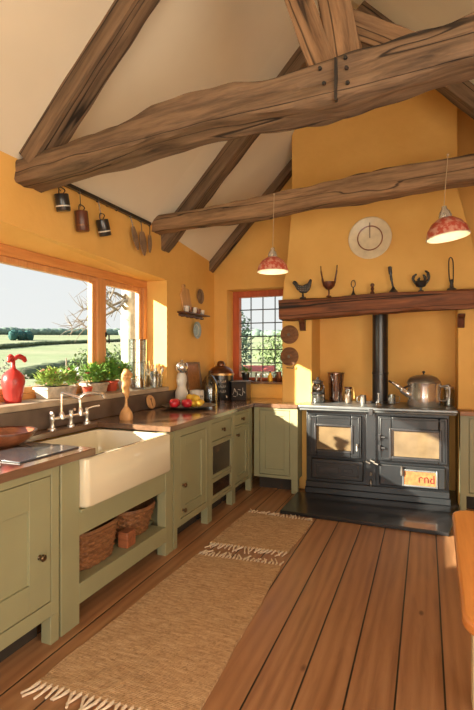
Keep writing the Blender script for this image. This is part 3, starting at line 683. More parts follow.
# ---------------------------------------------------------------- things on the shelf under the sink
def basket(label, loc, w, d, h, rz, taper=.8, handles=True, sq=3.2):
    r = thing('wicker_basket', label, 'basket', loc, rz, None)
    bm = B(); rows = int(h/.016); seg = 120
    def ringpt(t, z, inner):
        k = (taper+(1-taper)*z/h); c_, s_ = math.cos(t), math.sin(t); l = (abs(c_)**sq+abs(s_)**sq)**(-1/sq)
        return Vector((w/2*k*l*c_-(inner*.010*c_), d/2*k*l*s_-(inner*.010*s_), z))
    prev = None; first = None
    zs = [(i*h/(rows*2), 0) for i in range(rows*2+1)]+[(h-i*h/(rows*2), 1) for i in range(rows*2)]
    for n_, (z, inn) in enumerate(zs):
        rg = []
        for k in range(seg):
            t = 2*PI*k/seg; row = int(z/(h/rows)); ph = math.cos(t*18+PI*(row % 2)); bul = .005*abs(math.sin(PI*z/(h/rows)))+.0045*ph
            p = ringpt(t, z, inn); nrm = Vector((math.cos(t), math.sin(t), 0)); rg.append(bm.verts.new(p+nrm*bul*(1 if not inn else .3)))
        if prev:
            for k in range(seg): bm.faces.new((prev[k], prev[(k+1) % seg], rg[(k+1) % seg], rg[k]))
        else: first = rg
        prev = rg
    bm.faces.new(first[::-1]); bm.faces.new(prev)
    obj('woven_body', bm, M['wicker'], r, 0, 60)
    bm = B(); pts = [ringpt(2*PI*k/48, h, .4) for k in range(49)]; tube(bm, pts, .011, 8, False); tube(bm, [p+Vector((0,0,.012)) for p in pts], .006, 6, False); obj('rim', bm, M['wicker'], r)
    if handles:
        for sx in (-1, 1):
            bm = B(); tube(bm, curve([(sx*w/2, -.05, h), (sx*(w/2+.012), -.03, h+.035), (sx*(w/2+.012), .03, h+.035), (sx*w/2, .05, h)]), .007, 8); obj('handle', bm, M['wicker'], r)
    return r
basket('rectangular wicker basket at the left of the shelf below the sink', (-1.88, 2.26, .204), .40, .33, .20, PI/2, .82, True)
basket('round dark-rimmed wicker basket at the right of the sink shelf', (-1.90, 2.73, .204), .40, .36, .17, PI/2, .72, False, 2.2)
bm = B(); box(bm, -1.78, -1.71, 2.47, 2.56, .204, .30); ringbox
tag(obj('wooden_box', bm, M['turned'], None, .004), 'small brown wooden box between the two wicker baskets', 'box')

# ---------------------------------------------------------------- worktop things
bm = B(); box(bm, -2.03, -1.735, 1.66, 2.06, .9005, .908); tag(obj('chopping_stone', bm, M['slab'], None, .002), 'dark polished stone chopping board on the worktop corner beside the sink', 'chopping board')
bw = thing('wooden_bowl', 'wide turned wooden bowl at the left edge by the window', 'bowl', (-2.16, 1.955, .90))
bm = B(); open_lathe(bm, [(.07, 0), (.09, .012), (.135, .035), (.165, .072), (.17, .078)], .010, seg=40); obj('bowl_body', bm, M['turned'], bw)
bm = B(); lathe(bm, [(.164, .075), (.172, .076), (.172, .084), (.160, .084)], 40, closed=True); obj('rim', bm, M['darkwood'], bw)
bx = thing('recipe_book', 'dark closed book lying at the extreme left of the worktop', 'book', (-1.83, 1.52, .90), .15)
bm = B(); box(bm, -.075, .075, -.055, .055, 0, .004); box(bm, -.075, .075, -.055, .055, .026, .030); box(bm, -.077, -.072, -.055, .055, 0, .03); obj('cover', bm, M['darkwood'], bx, .001)
bm = B(); box(bm, -.072, .072, -.052, .052, .004, .026); obj('pages', bm, M['white'], bx)
# carved wooden ladle standing on round foot
t = thing('carved_ladle', 'pale carved wooden ladle standing upright beside the sink', 'ladle', (-2.15, 3.09, .90))
bm = B(); lathe(bm, [(0, 0), (.050, 0), (.056, .02), (.050, .055), (.03, .085), (.014, .105), (.010, .14), (.011, .17)], 24, sy=.8); obj('foot', bm, M['beech'], t)
bm = B(); tube(bm, curve([(0, 0, .16), (0, .006, .20), (0, -.004, .24), (0, 0, .28), (0, 0, .33), (0, 0, .37), (0, .0, .395)]), [.011, .013, .016, .020, .024, .028, .031, .033, .034, .035, .036, .037, .038, .039, .040, .041, .042, .043, .044, .045, .046, .046, .046, .045, .044, .044, .043, .042, .041, .040, .038, .034, .030, .026, .020, .012, .004][:37], 14)
for v in bm.verts:
    v.co.x *= .6; a = math.atan2(v.co.y, v.co.x); v.co.y += .006*math.sin(v.co.z*90); v.co.x += .004*math.cos(v.co.z*70)
obj('twisted_stem', bm, M['beech'], t)
bm = B()
for k in range(9): blob(bm, (.02*math.cos(k*.9), .035*math.sin(k*.7+.3), .335+.012*(k % 4)), .022, .2, 2, 2, seed=k)
obj('carved_head', bm, M['beech'], t)
# round board with a heart mark
t = thing('bread_board', 'small round wooden board leaning on the slate upstand behind the fruit plate', 'board', (-2.335, 3.77, .903), 0, None, (0, math.radians(-16), 0))
bm = B(); lathe(bm, [(0, -.008), (.062, -.008), (.066, 0), (.062, .008), (0, .008)], 36, M=Matrix.Translation((0, 0, .068)) @ Matrix.Rotation(PI/2, 4, 'Y')); obj('disc', bm, M['beech'], t)
bm = B(); tube(bm, [(.0095, -.012, .10), (.0095, 0, .08), (.0095, .012, .10)], .003, 6); tube(bm, [(.0095, 0, .03), (.0095, 0, .08)], .0025, 6); obj('carved_mark', bm, M['darkwood'], t)
# fruit plate
PC = (-2.08, 4.0, .90)
t = thing('serving_plate', 'wide shallow dark plate carrying the fruit', 'plate', PC)
bm = B(); open_lathe(bm, [(.11, 0), (.15, .004), (.22, .018), (.255, .030)], .006, seg=48); obj('dish', bm, M['pewter'], t)
ap = None
for i, (x, y, z, r) in enumerate([(-.06, -.175, .014, .047), (-.10, -.075, .010, .045), (-.005, -.052, .010, .044), (.06, -.145, .019, .045)]):
    t = thing('apple', ['red apple at the left rim of the plate', 'red apple at the back of the plate', 'red apple touching the lemons', 'red apple nearest the front of the plate', 'red apple resting on top of the others'][i], 'apple', (PC[0]+x, PC[1]+y, PC[2]+z), i, 'red apples on the plate')
    bm = B(); lathe(bm, [(0, r*.16), (r*.35, 0), (r*.8, r*.35), (r, r*.95), (r*.85, r*1.5), (r*.45, r*1.78), (r*.15, r*1.68), (0, r*1.55)], 20); obj('fruit', bm, M['apple'], t, 0, 80)
    bm = B(); tube(bm, [(0, 0, r*1.5), (.002, .002, r*1.95)], .0016, 6); obj('stem', bm, M['darkwood'], t)
lem = [(.03, .04, .008), (-.05, .03, .008), (.06, .115, .012), (-.02, .115, .012), (.09, .03, .012), (.015, .075, .058), (-.03, .07, .060), (.05, .05, .056)]
ll = ['front lemon of the lower layer', 'lemon at the back left of the lemon heap', 'lemon at the right rim of the plate', 'lemon at the back right of the lemon heap', 'lemon nearest the front rim', 'lemon on top at the right of the heap', 'lemon on top at the back of the heap', 'lemon on top nearest the front']
for i, (x, y, z) in enumerate(lem):
    bm = B(); lathe(bm, [(0, -.046), (.008, -.042), (.022, -.030), (.033, -.008), (.033, .010), (.022, .030), (.008, .042), (0, .046)], 18, M=Matrix.Translation((PC[0]+x, PC[1]+y, PC[2]+z+.033)) @ Matrix.Rotation(i*1.1, 4, 'Z') @ Matrix.Rotation(PI/2, 4, 'X'))
    tag(obj('lemon', bm, M['lemon'], None, 0, 80), 'yellow '+ll[i], 'lemon', 'lemons on the plate')
# white labelled pot
t = thing('ceramic_jar', 'white ceramic jar with dark lettering behind the apples', 'jar', (-2.215, 4.43, .90))
bm = B(); open_lathe(bm, [(.070, 0), (.076, .006), (.076, .125), (.072, .135)], .006, seg=32); obj('pot', bm, M['white'], t)
bm = B()
for k, a in enumerate((-1.05, -.8, -.55, -.3)):
    px, py = .0775*math.cos(a), .0775*math.sin(a); tube(bm, [(px, py, .055), (px, py, .085), (px+.003, py+.012, .07)], .0028, 6)
obj('lettering', bm, M['bolt'], t)
# pepper mill and chrome mill beside it
def lathe_thing(name, label, cat, loc, prof, mat, partname, extra=None, seg=28, group=None):
    t = thing(name, label, cat, loc, 0, group); bm = B(); lathe(bm, prof, seg); obj(partname, bm, M[mat], t)
    for n_, p_, m_ in (extra or []): bm = B(); lathe(bm, p_, seg); obj(n_, bm, M[m_], t)
    return t
lathe_thing('pepper_mill', 'tall silver and white pepper mill left of the ceramic jar', 'mill', (-2.31, 4.28, .90),
    [(0, 0), (.062, 0), (.066, .02), (.066, .12), (.050, .16), (.044, .19), (.054, .24), (.050, .29), (.034, .32), (0, .32)], 'white', 'mill_body',
    [('mill_head', [(0, .32), (.044, .322), (.066, .35), (.070, .385), (.056, .42), (.02, .435), (.012, .45), (0, .45)], 'steel')])
def crate(label, loc, rz, w, h):
    t = thing('wooden_tray', label, 'tray', loc, rz, None, (0, math.radians(-8), 0)); bm = B(); ringbox_y(bm, w, h); obj('frame', bm, M['mugtan'], t, .002)
    bm = B(); box(bm, 0, .006, -w/2+.01, w/2-.01, .01, h-.01); obj('panel', bm, M['oakedge'], t); return t
def ringbox_y(bm, w, h):
    r = .022
    for a in ((-w/2, -w/2+r, 0, h), (w/2-r, w/2, 0, h), (-w/2+r, w/2-r, 0, r), (-w/2+r, w/2-r, h-r, h)): box(bm, -.004, .022, a[0], a[1], a[2], a[3])
crate('wooden tray standing on edge against the wall behind the mill', (-2.32, 4.62, .905), 0, .34, .42)
# smoked glass cloche
t = thing('glass_cloche', 'grey glass bell jar between the ceramic jar and the black urn', 'bell jar', (-2.18, 4.68, .90))
bm = B(); open_lathe(bm, [(.095, 0), (.098, .01), (.098, .13), (.082, .21), (.050, .265), (.024, .285)], .004, seg=32); obj('bell', bm, M['bluejar'], t)
bm = B(); lathe(bm, [(0, .286), (.012, .286), (.010, .30), (.020, .315), (.012, .33), (0, .332)], 16); obj('knob', bm, M['bluejar'], t)
# black urn with copper lid
t = thing('water_urn', 'black cylindrical urn with a domed copper lid in the far corner', 'urn', (-2.17, 4.96, .90))
bm = B(); lathe(bm, [(0, 0), (.138, 0), (.142, .01), (.142, .27), (.148, .275), (.148, .29), (0, .29)], 40); obj('drum', bm, M['black'], t)
bm = B(); lathe(bm, [(0, .29), (.145, .29), (.140, .315), (.11, .35), (.06, .375), (.045, .38), (.045, .40), (.03, .43), (0, .435)], 40); obj('lid', bm, M['copper'], t)
bm = B(); lathe(bm, [(.1425, .27), (.1515, .272), (.1515, .292), (.1425, .294)], 40, closed=True); obj('rim_band', bm, M['brassl'], t)
bm = B()
for k in range(9):
    a = -1.9+.13*k; rr_ = .1435
    for q in range(3):
        z = .08+.055*q; tube(bm, [(rr_*math.cos(a), rr_*math.sin(a), z), (rr_*math.cos(a+.04), rr_*math.sin(a+.04), z+.03), (rr_*math.cos(a+.08), rr_*math.sin(a+.08), z+.005*(k % 3))], .0022, 5)
obj('chalk_pattern', bm, M['chalk'], t)
bm = B(); tube(bm, curve([(.10, -.10, .05), (.13, -.15, .05), (.14, -.16, .03)]), .009); obj('spigot', bm, M['steel'], t)
t = thing('tin_box', 'black tin box with white lettering, right of the urn', 'tin', (-1.93, 4.98, .90), .12)
bm = B(); box(bm, -.085, .085, -.11, .11, 0, .19); box(bm, -.09, .09, -.115, .115, .19, .205); obj('tin_body', bm, M['black'], t, .004)
bm = B()
for a, b, c_, d in ((-.07, .06, -.05, .13), (-.05, .13, -.035, .09), (-.02, .05, -.022, .10), (-.01, .12, .02, .115), (.0, .07, .03, .05), (.04, .055, .045, .14), (.055, .10, .07, .08), (-.065, .045, -.03, .04)): tube(bm, [(a, -.112, b), ((a+c_)/2+.006, -.112, (b+d)/2), (c_, -.112, d)], .003, 5)
obj('chalk_scribble', bm, M['chalk'], t)
bm = B(); box(bm, -.094, .094, -.119, .119, .205, .212); obj('lid_tray', bm, M['pewter'], t, .002)

# ---------------------------------------------------------------- long window sill
SZ = 1.085
t = thing('gourd_vase', 'red gourd-shaped vase with a bow-like top on the left of the sill', 'vase', (-2.53, 2.365, SZ))
bm = B(); lathe(bm, [(0, 0), (.050, 0), (.054, .02), (.066, .09), (.074, .14), (.068, .18), (.040, .21), (.018, .225), (.013, .25), (.014, .28), (0, .285)], 32); obj('body', bm, M['red'], t, 0, 80)
for sgn, L_ in ((-1, .035), (1, .10)):
    bm = B(); tube(bm, curve([(0, 0, .275), (0, sgn*L_*.4, .305), (0, sgn*L_*.9, .29), (0, sgn*L_, .265)]), [.008]*3+[.014]*4+[.018]*6+[.015]*4+[.006]*2, 10); obj('petal', bm, M['red'], t, 0, 80)
def plant(label, loc, shape, potmat, w, d, h, fh, nleaf, leafmat, flowers=0, fmat='flower', name='potted_plant', spread=1.25, llen=.045):
    t = thing(name, label, 'plant', loc)
    bm = B()
    if shape == 'trough':
        vs = [box(bm, -d/2, d/2, -w/2, w/2, 0, h)]
        for v in bm.verts:
            if v.co.z < .01: v.co.x *= .82; v.co.y *= .88
        box(bm, -d/2-.006, d/2+.006, -w/2-.006, w/2+.006, h-.02, h)
        obj('pot', bm, M[potmat], t, .005)
        bm = B(); box(bm, -d/2+.01, d/2-.01, -w/2+.01, w/2-.01, h-.001, h+.004); obj('soil', bm, M['soil'], t)
    else:
        lathe(bm, [(0, 0), (w*.36, 0), (w*.5, h*.82), (w*.54, h*.82), (w*.54, h), (w*.47, h), (w*.45, h*.92), (0, h*.92)], 24); obj('pot', bm, M[potmat], t)
    bm = B(); tips = []
    for k in range(nleaf):
        dr = rdir(.0); rad = random.random()**.5
        p = Vector((dr.x*d*.5*spread*rad, dr.y*w*.5*spread*rad, h+.005+fh*random.random()*(1-.4*rad)))
        q = Vector((dr.x, dr.y, random.uniform(.1, 1.2))); leaf(bm, p, q, llen*random.uniform(.6, 1.3), llen*.6*random.uniform(.7, 1.2)); tips.append(p)
        if k % 6 == 0: tube(bm, [(p.x*.4, p.y*.4, h), p], .0015, 5)
    obj('foliage', bm, M[leafmat], t, 0, 0)
    if flowers:
        bm = B()
        for k in range(flowers):
            p = random.choice(tips)+Vector((random.uniform(-.01,.01), random.uniform(-.01,.01), .02)); blob(bm, p, random.uniform(.008, .014), .3, 3, 1, (1,1,.6), k)
        obj('blossoms', bm, M[fmat], t)
    return t
plant('weathered white trough of lime-green plants and pink flowers on the sill', (-2.54, 2.735, SZ), 'trough', 'stonepot',   .24, .13, .085, .13, 420, 'leaf2', 30)
t = plant('low green plant beside the red tap-side pot, pink flowers above', (-2.585, 2.975, SZ), 'round', 'stonepot',   .10, .10, .08, .14, 200, 'leaf', 14)
t = thing('flower_pot', 'small red terracotta pot with one dark red flower', 'plant pot', (-2.47, 3.03, SZ))
bm = B(); lathe(bm, [(0, 0), (.026, 0), (.036, .05), (.040, .05), (.040, .066), (.033, .066), (.030, .055), (0, .055)], 24); obj('pot', bm, M['terracotta'], t)
bm = B(); tube(bm, [(0, 0, .05), (.003, .002, .12), (0, .004, .17)], .002, 6); obj('stem', bm, M['leaf'], t)
bm = B()
for k in range(9): a = k*.7; leaf(bm, Vector((0, .004, .165)), Vector((math.cos(a), math.sin(a), .5)), .035, .022)
obj('bloom', bm, M['red'], t)
plant('long white trough of bushy green herbs in the middle of the sill', (-2.56, 3.23, SZ), 'trough', 'stonepot', .22, .12, .085, .17, 420, 'leaf', 0, spread=1.25)
plant('green bush with yellow flowers in front of the window post', (-2.58, 3.485, SZ), 'round', 'terracotta', .12, .12, .09, .22, 360, 'leaf', 18, 'lemon', spread=1.5, llen=.05)
t = thing('figurine', 'small white glazed bird figurine between the sill plants', 'figurine', (-2.445, 3.56, SZ))
bm = B(); lathe(bm, [(0, 0), (.035, 0), (.03, .01), (.012, .02), (.010, .04), (.022, .06), (.030, .09), (.020, .12), (0, .13)], 20, sx=.8); obj('body', bm, M['white'], t)
bm = B(); blob(bm, (0, -.012, .14), .017, .05); tube(bm, [(0, -.022, .142), (0, -.045, .138)], [.006, .001], 6); obj('head', bm, M['white'], t)
plant('trailing leafy green plant left of the tall glass jar', (-2.57, 3.66, SZ), 'round', 'white', .11, .11, .08, .17, 260, 'leaf', 8, 'flowerw', spread=1.3)
def glassjar(label, loc, r, h, mat='jar', lid=None, fill=None, group=None, name='glass_jar', waist=False):
    t = thing(name, label, 'jar', loc, 0, group); bm = B()
    pr = [(r*.92, 0), (r, .008), (r, h*.86), (r*.86, h*.95), (r*.88, h)] if not waist else [(r*.9, 0), (r, .01), (r, h)]
    open_lathe(bm, pr, .004, seg=28); obj('vessel', bm, M[mat], t)
    if lid: bm = B(); lathe(bm, [(0, h), (r*.95, h), (r*.95, h+.012), (r*.5, h+.02), (r*.25, h+.04), (0, h+.042)], 24); obj('lid', bm, M[lid], t)
    if fill: bm = B(); lathe(bm, [(0, .006), (r*.9, .006), (r*.9, h*fill[0]), (0, h*fill[0]+.004)], 24); obj('contents', bm, M[fill[1]], t)
    return t
t = glassjar('tallest clear glass jar, right end of the sill plants', (-2.545, 3.845, SZ), .085, .46, waist=True)
for z in (.11, .24, .37): bm = B(); lathe(bm, [(.0855, z), (.0875, z), (.0875, z+.006), (.0855, z+.006)], 28, closed=True); obj('band', bm, M['jarb'], t)
bm = B(); lathe(bm, [(.078, .455), (.089, .455), (.089, .463), (.078, .463)], 28, closed=True); obj('rim', bm, M['jarb'], t)
glassjar('squat clear glass jar in front of the tallest one', (-2.425, 3.945, SZ), .042, .16, fill=(.5, 'stonepot'))
glassjar('clear storage jar with pale contents in the window corner', (-2.575, 4.02, SZ), .05, .26, fill=(.45, 'beech'))
t = thing('utensil_jar', 'glass jar bristling with wooden spoons near the window corner', 'jar', (-2.455, 4.055, SZ))
bm = B(); open_lathe(bm, [(.045, 0), (.05, .01), (.05, .13)], .004, seg=24); obj('vessel', bm, M['jar'], t)
for k in range(8):
    a = k*2*PI/8+.3; bm = B(); tip = Vector((.05*math.cos(a), .055*math.sin(a), .17+.02*(k % 3))); tube(bm, [(.012*math.cos(a), .012*math.sin(a), .01), tip], .004, 6); blob(bm, tip, .017, .1, 2, 2, (.6, 1, 1.4), k); obj('wooden_spoon', bm, M['beech' if k % 3 else 'flowerw'], t)

# small back window sill
SB = BZ0
plant('small dark pot with a spiky green plant on the back window sill', (-2.02, 5.36, SB), 'round', 'black', .10, .10, .10, .05, 40, 'leaf', 0)
def figurine(label, x, col, s=1):
    t = thing('figurine', label, 'figurine', (x, 5.36, SB), 0, 'tiny figures on the back window sill'); bm = B()
    lathe(bm, [(0, 0), (.018*s, 0), (.020*s, .02*s), (.010*s, .05*s), (.015*s, .07*s), (.006*s, .085*s), (0, .086*s)], 16); obj('body', bm, M[col], t)
    bm = B(); blob(bm, (0, 0, .095*s), .012*s, .05, 2, 2); obj('head', bm, M[col], t); return t
figurine('tiny pewter figure just right of the dark potted plant', -1.885, 'pewter'); figurine('tiny brown figure left of the yellow bottle', -1.825, 'turned', .9)
lathe_thing('bottle', 'little yellow bottle with a dark stopper on the back window sill', 'bottle', (-1.71, 5.36, SB), [(0, 0), (.028, 0), (.03, .06), (.012, .085), (.010, .10), (0, .10)], 'lemon', 'bottle_body', [('stopper', [(0, .10), (.012, .10), (.012, .118), (0, .12)], 'black')])
t = lathe_thing('jug', 'dark jug at the right end of the back window sill', 'jug', (-1.60, 5.34, SB), [(0, 0), (.035, 0), (.048, .04), (.030, .08), (.034, .115), (0, .115)], 'darkwood', 'jug_body')
bm = B(); tube(bm, curve([(-.03, 0, .10), (-.065, 0, .09), (-.06, 0, .05), (-.043, 0, .035)]), .005, 8); obj('handle', bm, M['darkwood'], t)

# ---------------------------------------------------------------- left wall: hanging rail and rack
rt = thing('hanging_rail', 'black iron rail with hooks under the ceiling on the left wall', 'rail', (XL, 3.18, 2.595))
bm = B(); box(bm, .018, .047, -.62, .60, 0, .028)
for y in (-.55, 0, .55): box(bm, .0, .03, y-.01, y+.01, .004, .018)
obj('bar', bm, M['black'], rt, .002)
hooks = [-.575, -.39, -.18, .24, .38, .42]
for y in (-.60, -.40, -.19, .05, .24, .40, .545):
    bm = B(); tube(bm, curve([(.045, y, .012), (.062, y, .008), (.066, y, -.012), (.058, y, -.022), (.048, y, -.014)]), .0035, 6); obj('hook', bm, M['black'], rt)
def hang_mug(label, y, drop_, tilt, mat, h=.095, r=.048):
    t = thing('hanging_mug', label, 'mug', (XL+.062, 3.18+y, 2.583), 0, 'mugs hung from the iron rail', (tilt, 0, 0)); bm = B()
    tube(bm, curve([(0, 0, .0), (0, .004, -.02), (0, 0, -drop_+.03)] if drop_ > .09 else [(0, 0, 0), (0, -.025, -.03), (0, 0, -drop_+.02)]), .003, 6); obj('hanger', bm, M['black'], t)
    bm = B(); Mx = Matrix.Translation((0, 0, -drop_-h)); bm2 = open_lathe(bm, [(r*.92, 0), (r, .006), (r, h*.95), (r*.96, h)], .003, seg=28, M=Mx); obj('cup', bm, M[mat], t)
    bm = B(); tube(bm, curve([(0, r*.3, -drop_+.002), (0, r*.9, -drop_+.03), (0, -r*.2, -drop_+.045), (0, -r*.5, -drop_)]), .004, 8); obj('handle', bm, M['black'], t)
    bm = B(); lathe(bm, [(r+.0006, h*.25), (r+.0014, h*.25), (r+.0014, h*.33), (r+.0006, h*.33)], 28, M=Mx, closed=True); obj('band', bm, M['chalk'] if mat == 'black' else M['copper'], t)
    return t
hang_mug('short black mug hanging leftmost on the iron rail', -.60, .075, .22, 'black', .115)
hang_mug('tall brown mug hanging second on the iron rail', -.40, .135, .14, 'darkwood', .145)
hang_mug('black mug tilted on its hook, third on the iron rail', -.19, .14, .36, 'black', .125)
def paddle(label, y, tilt, L_, w, pointed):
    t = thing('butter_paddle', label, 'paddle', (XL+.062, 3.18+y, 2.583), 0, 'wooden paddles on the iron rail', (tilt, 0, 0)); bm = B()
    n = 10; pr = []
    for k in range(n+1):
        s_ = k/n; ww = w*(math.sin(PI*min(1, s_*.85+.12))**.7); pr.append((ww, -.09-L_*s_))
    prism(bm, [(a, b) for a, b in pr]+[(-a, b) for a, b in pr[::-1]], -.006, .006, 'X'); obj('blade', bm, M['mugtan'], t, .003)
    bm = B(); tube(bm, [(0, 0, 0), (0, .003, -.05), (0, 0, -.10)], .004, 6); obj('loop', bm, M['black'], t); return t
paddle('narrow worn wooden paddle, first on the right of the iron rail', .24, .42, .20, .036, 0); paddle('wide worn wooden paddle beside the narrow one', .40, .20, .21, .050, 0); paddle('slim worn wooden paddle at the right end of the iron rail', .545, .02, .16, .028, 0)
# wall rack
rk = thing('wall_rack', 'dark wooden peg shelf on the left wall near the corner', 'shelf', (XL, 4.66, 1.84))
bm = B(); box(bm, 0, .09, -.31, .31, 0, .012); box(bm, 0, .008, -.28, .28, -.03, 0); obj('shelf', bm, M['darkwood'], rk, .002)
for y in (-.24, -.12, -.04, .10, .22):
    bm = B(); tube(bm, [(.01, y, -.035), (.045, y, -.035), (.05, y, -.02)], .005, 8); obj('peg', bm, M['darkwood'], rk)
for i, (y, m_, s_, l_) in enumerate(((-.20, 'white', 1, 'small white cup at the left of the peg shelf'), (-.11, 'copper', .9, 'small copper cup second on the peg shelf'), (-.02, 'white', 1, 'small white cup in the middle of the peg shelf'), (.08, 'turned', .9, 'small brown cup right of the middle on the peg shelf'), (.18, 'white', .8, 'smallest white cup at the right of the peg shelf'))):
    t = thing('cup', l_, 'cup', (XL+.052, 4.66+y, 1.853), 0, 'cups on the peg shelf'); bm = B(); open_lathe(bm, [(.02*s_, 0), (.028*s_, .02*s_), (.033*s_, .065*s_)], .003, seg=20); obj('bowl', bm, M[m_], t)
    bm = B(); tube(bm, curve([(0, -.031*s_, .05*s_), (0, -.05*s_, .04*s_), (0, -.027*s_, .018*s_)]), .003, 6); obj('handle', bm, M[m_], t)
t = thing('chopping_board', 'orange-brown chopping board hung above the peg shelf', 'board', (XL+.002, 4.56, 1.885), 0, None, (math.radians(20), math.radians(0), 0))
bm = B(); prism(bm, [(-.10, 0), (.10, 0), (.10, .20), (.03, .235), (.03, .28), (-.03, .28), (-.03, .235), (-.10, .20)], 0, .018, 'X'); obj('board', bm, M['beech'], t, .005)
bm = B(); tube(bm, [(-.01, 0, .262), (.03, 0, .262)], .004, 6); obj('nail', bm, M['bolt'], t)
def wallplate(label, loc, r, mat, rim, rot=(0, PI/2, 0), name='wall_plate', group=None, extra=None):
    t = thing(name, label, 'plate', loc, 0, group, rot); bm = B(); lathe(bm, [(0, 0), (r*.6, 0), (r*.72, .006), (r, .018), (r, .022), (r*.70, .012), (r*.62, .006), (0, .006)], 40); obj('dish', bm, M[mat], t)
    bm = B(); lathe(bm, [(r*.62, .0065), (r*.66, .0085), (r*.66, .0105), (r*.61, .0085)], 40, closed=True); obj('ring', bm, M[rim], t); return t
wallplate('brown-grey round plate on the left wall, right of the chopping board', (XL+.002, 4.86, 2.065), .085, 'mugtan', 'darkwood')
wallplate('blue-grey round plate hung below the peg shelf', (XL+.03, 4.72, 1.675), .095, 'bluegrey', 'white')
# two woven moulds on the left pier
for z, l_ in ((1.615, 'upper of two round woven moulds on the chimney pier'), (1.385, 'lower of two round woven moulds on the chimney pier')):
    t = thing('woven_mould', l_, 'mould', (-1.335, yf-.001, z), 0, 'round moulds on the pier', (PI/2, 0, 0)); bm = B()
    for k in range(6):
        r = .022+.0135*k; tube(bm, [(r*math.cos(a*PI/16), r*math.sin(a*PI/16), .035-.004*k) for a in range(33)], .0085, 6, False)
    lathe(bm, [(0, 0), (.095, 0), (.09, .01), (.03, .03), (0, .03)], 28); obj('coils', bm, M['wicker'], t)
    bm = B(); blob(bm, (0, 0, .04), .018, .2, 3, 2); obj('boss', bm, M['pewter'], t)
bm = B(); tube(bm, [(-1.36, yf, 1.268), (-1.36, yf-.03, 1.266)], .004, 6); tube(bm, [(-1.36, yf-.03, 1.266), (-1.29, yf-.032, 1.262), (-1.285, yf-.03, 1.285)], .005, 8); tag(obj('wall_hook', bm, M['brass'], None), 'little bronze hook under the woven moulds', 'hook')

# ---------------------------------------------------------------- chimney breast plate / mantel things
t = thing('wall_plate', 'large round cream plate with a dark pointer above the mantel', 'plate', (-.515, yf-.002, 2.555), 0, None, (PI/2, 0, 0))
bm = B(); lathe(bm, [(0, 0), (.12, 0), (.15, .012), (.205, .020), (.208, .026), (.200, .030), (.150, .020), (.122, .010), (0, .010)], 56); obj('dish', bm, plain('buff_glaze', (.76, .64, .44), .35, var=.1, scale=14), t)
bm = B(); lathe(bm, [(.112, .0095), (.124, .0115), (.124, .016), (.112, .013)], 48, closed=True); obj('ring', bm, M['turned'], t)
bm = B(); tube(bm, [(0, .0, .016), (0, .15, .027)], .0035, 6); obj('pointer', bm, M['darkwood'], t)
def mz(x): 
    pts = [(-1.40, 1.965), (-.8, 1.98), (0, 1.987), (.62, 1.99)]
    for (a, za), (b, zb) in zip(pts, pts[1:]):
        if x <= b: return za+(zb-za)*(x-a)/(b-a)
MY = 4.765
t = thing('hen_ornament', 'black wire hen silhouette at the left end of the mantel', 'ornament', (-1.17, MY, mz(-1.17)+.004)); t.scale = (1.12, 1.1, 1.12)
bm = B(); lathe(bm, [(0, 0), (.030, 0), (.028, .012), (.010, .02), (.008, .055), (0, .055)], 16); obj('foot', bm, M['iron'], t)
bm = B(); hp = [(-.085, .165), (-.10, .15), (-.075, .12), (-.055, .085), (-.02, .055), (.03, .052), (.06, .08), (.075, .12), (.082, .17), (.07, .178), (.045, .14), (.0, .118), (-.04, .13), (-.06, .158), (-.07, .17)]
prism(bm, hp, -.018, .018); obj('hen_body', bm, M['iron'], t, .008, seg=3)
bm = B()
for k in range(6):
    for j in range(3): lathe(bm, [(0,0), (.004,0), (.003,.003), (0,.004)], 6, M=Matrix.Translation((-.035+k*.016, -.019, .075+j*.018)) @ Matrix.Rotation(PI/2, 4, 'X'))
obj('speckles', bm, M['pewter'], t)
t = thing('horned_cup', 'brown wire cup with two tall horns, second on the mantel', 'ornament', (-.905, MY, mz(-.905)+.004))
bm = B(); lathe(bm, [(0, 0), (.026, 0), (.024, .01), (.008, .018), (.008, .07), (.03, .08), (.058, .11), (.066, .15), (.060, .15), (.05, .115), (0, .09)], 20); obj('cup', bm, M['darkwood'], t)
for sx in (-1, 1): bm = B(); tube(bm, curve([(sx*.055, 0, .13), (sx*.066, 0, .19), (sx*.078, 0, .26), (sx*.082, 0, .315)]), [.010]*6+[.008]*7+[.005]*6, 8); obj('horn', bm, M['darkwood'], t)
t = thing('candle_snuffer', 'small dark ring-topped ornament, third on the mantel', 'ornament', (-.665, MY, mz(-.665)+.004))
bm = B(); lathe(bm, [(0, 0), (.028, 0), (.012, .025), (.006, .05), (.006, .08), (0, .08)], 16); obj('base', bm, M['iron'], t)
bm = B(); tube(bm, [(.020*math.sin(a*PI/10), 0, .115+.034*-math.cos(a*PI/10)) for a in range(21)], .0045, 6, False); obj('loop', bm, M['iron'], t)
t = thing('figurine', 'small brown turned figure, fourth on the mantel', 'figurine', (-.483, MY, mz(-.483)+.004))
bm = B(); lathe(bm, [(0, 0), (.024, 0), (.020, .02), (.010, .035), (.018, .055), (.010, .075), (0, .076)], 16); obj('body', bm, M['darkwood'], t); bm = B(); blob(bm, (0, 0, .09), .020, .1); obj('head', bm, M['darkwood'], t)
t = thing('standing_spoon', 'dark spoon-handled scoop standing fifth on the mantel', 'ornament', (-.29, MY, mz(-.29)+.004))
bm = B(); lathe(bm, [(0, 0), (.045, 0), (.042, .015), (.022, .04), (.010, .06), (0, .062)], 18); obj('base', bm, M['iron'], t)
bm = B(); tube(bm, curve([(0, 0, .05), (-.012, 0, .11), (-.022, 0, .17), (-.030, 0, .235), (-.028, 0, .26)]), [.009]*8+[.012]*6+[.017]*5+[.018]*4+[.010]*2, 10)
for v in bm.verts: v.co.y *= .5
obj('handle', bm, M['iron'], t)
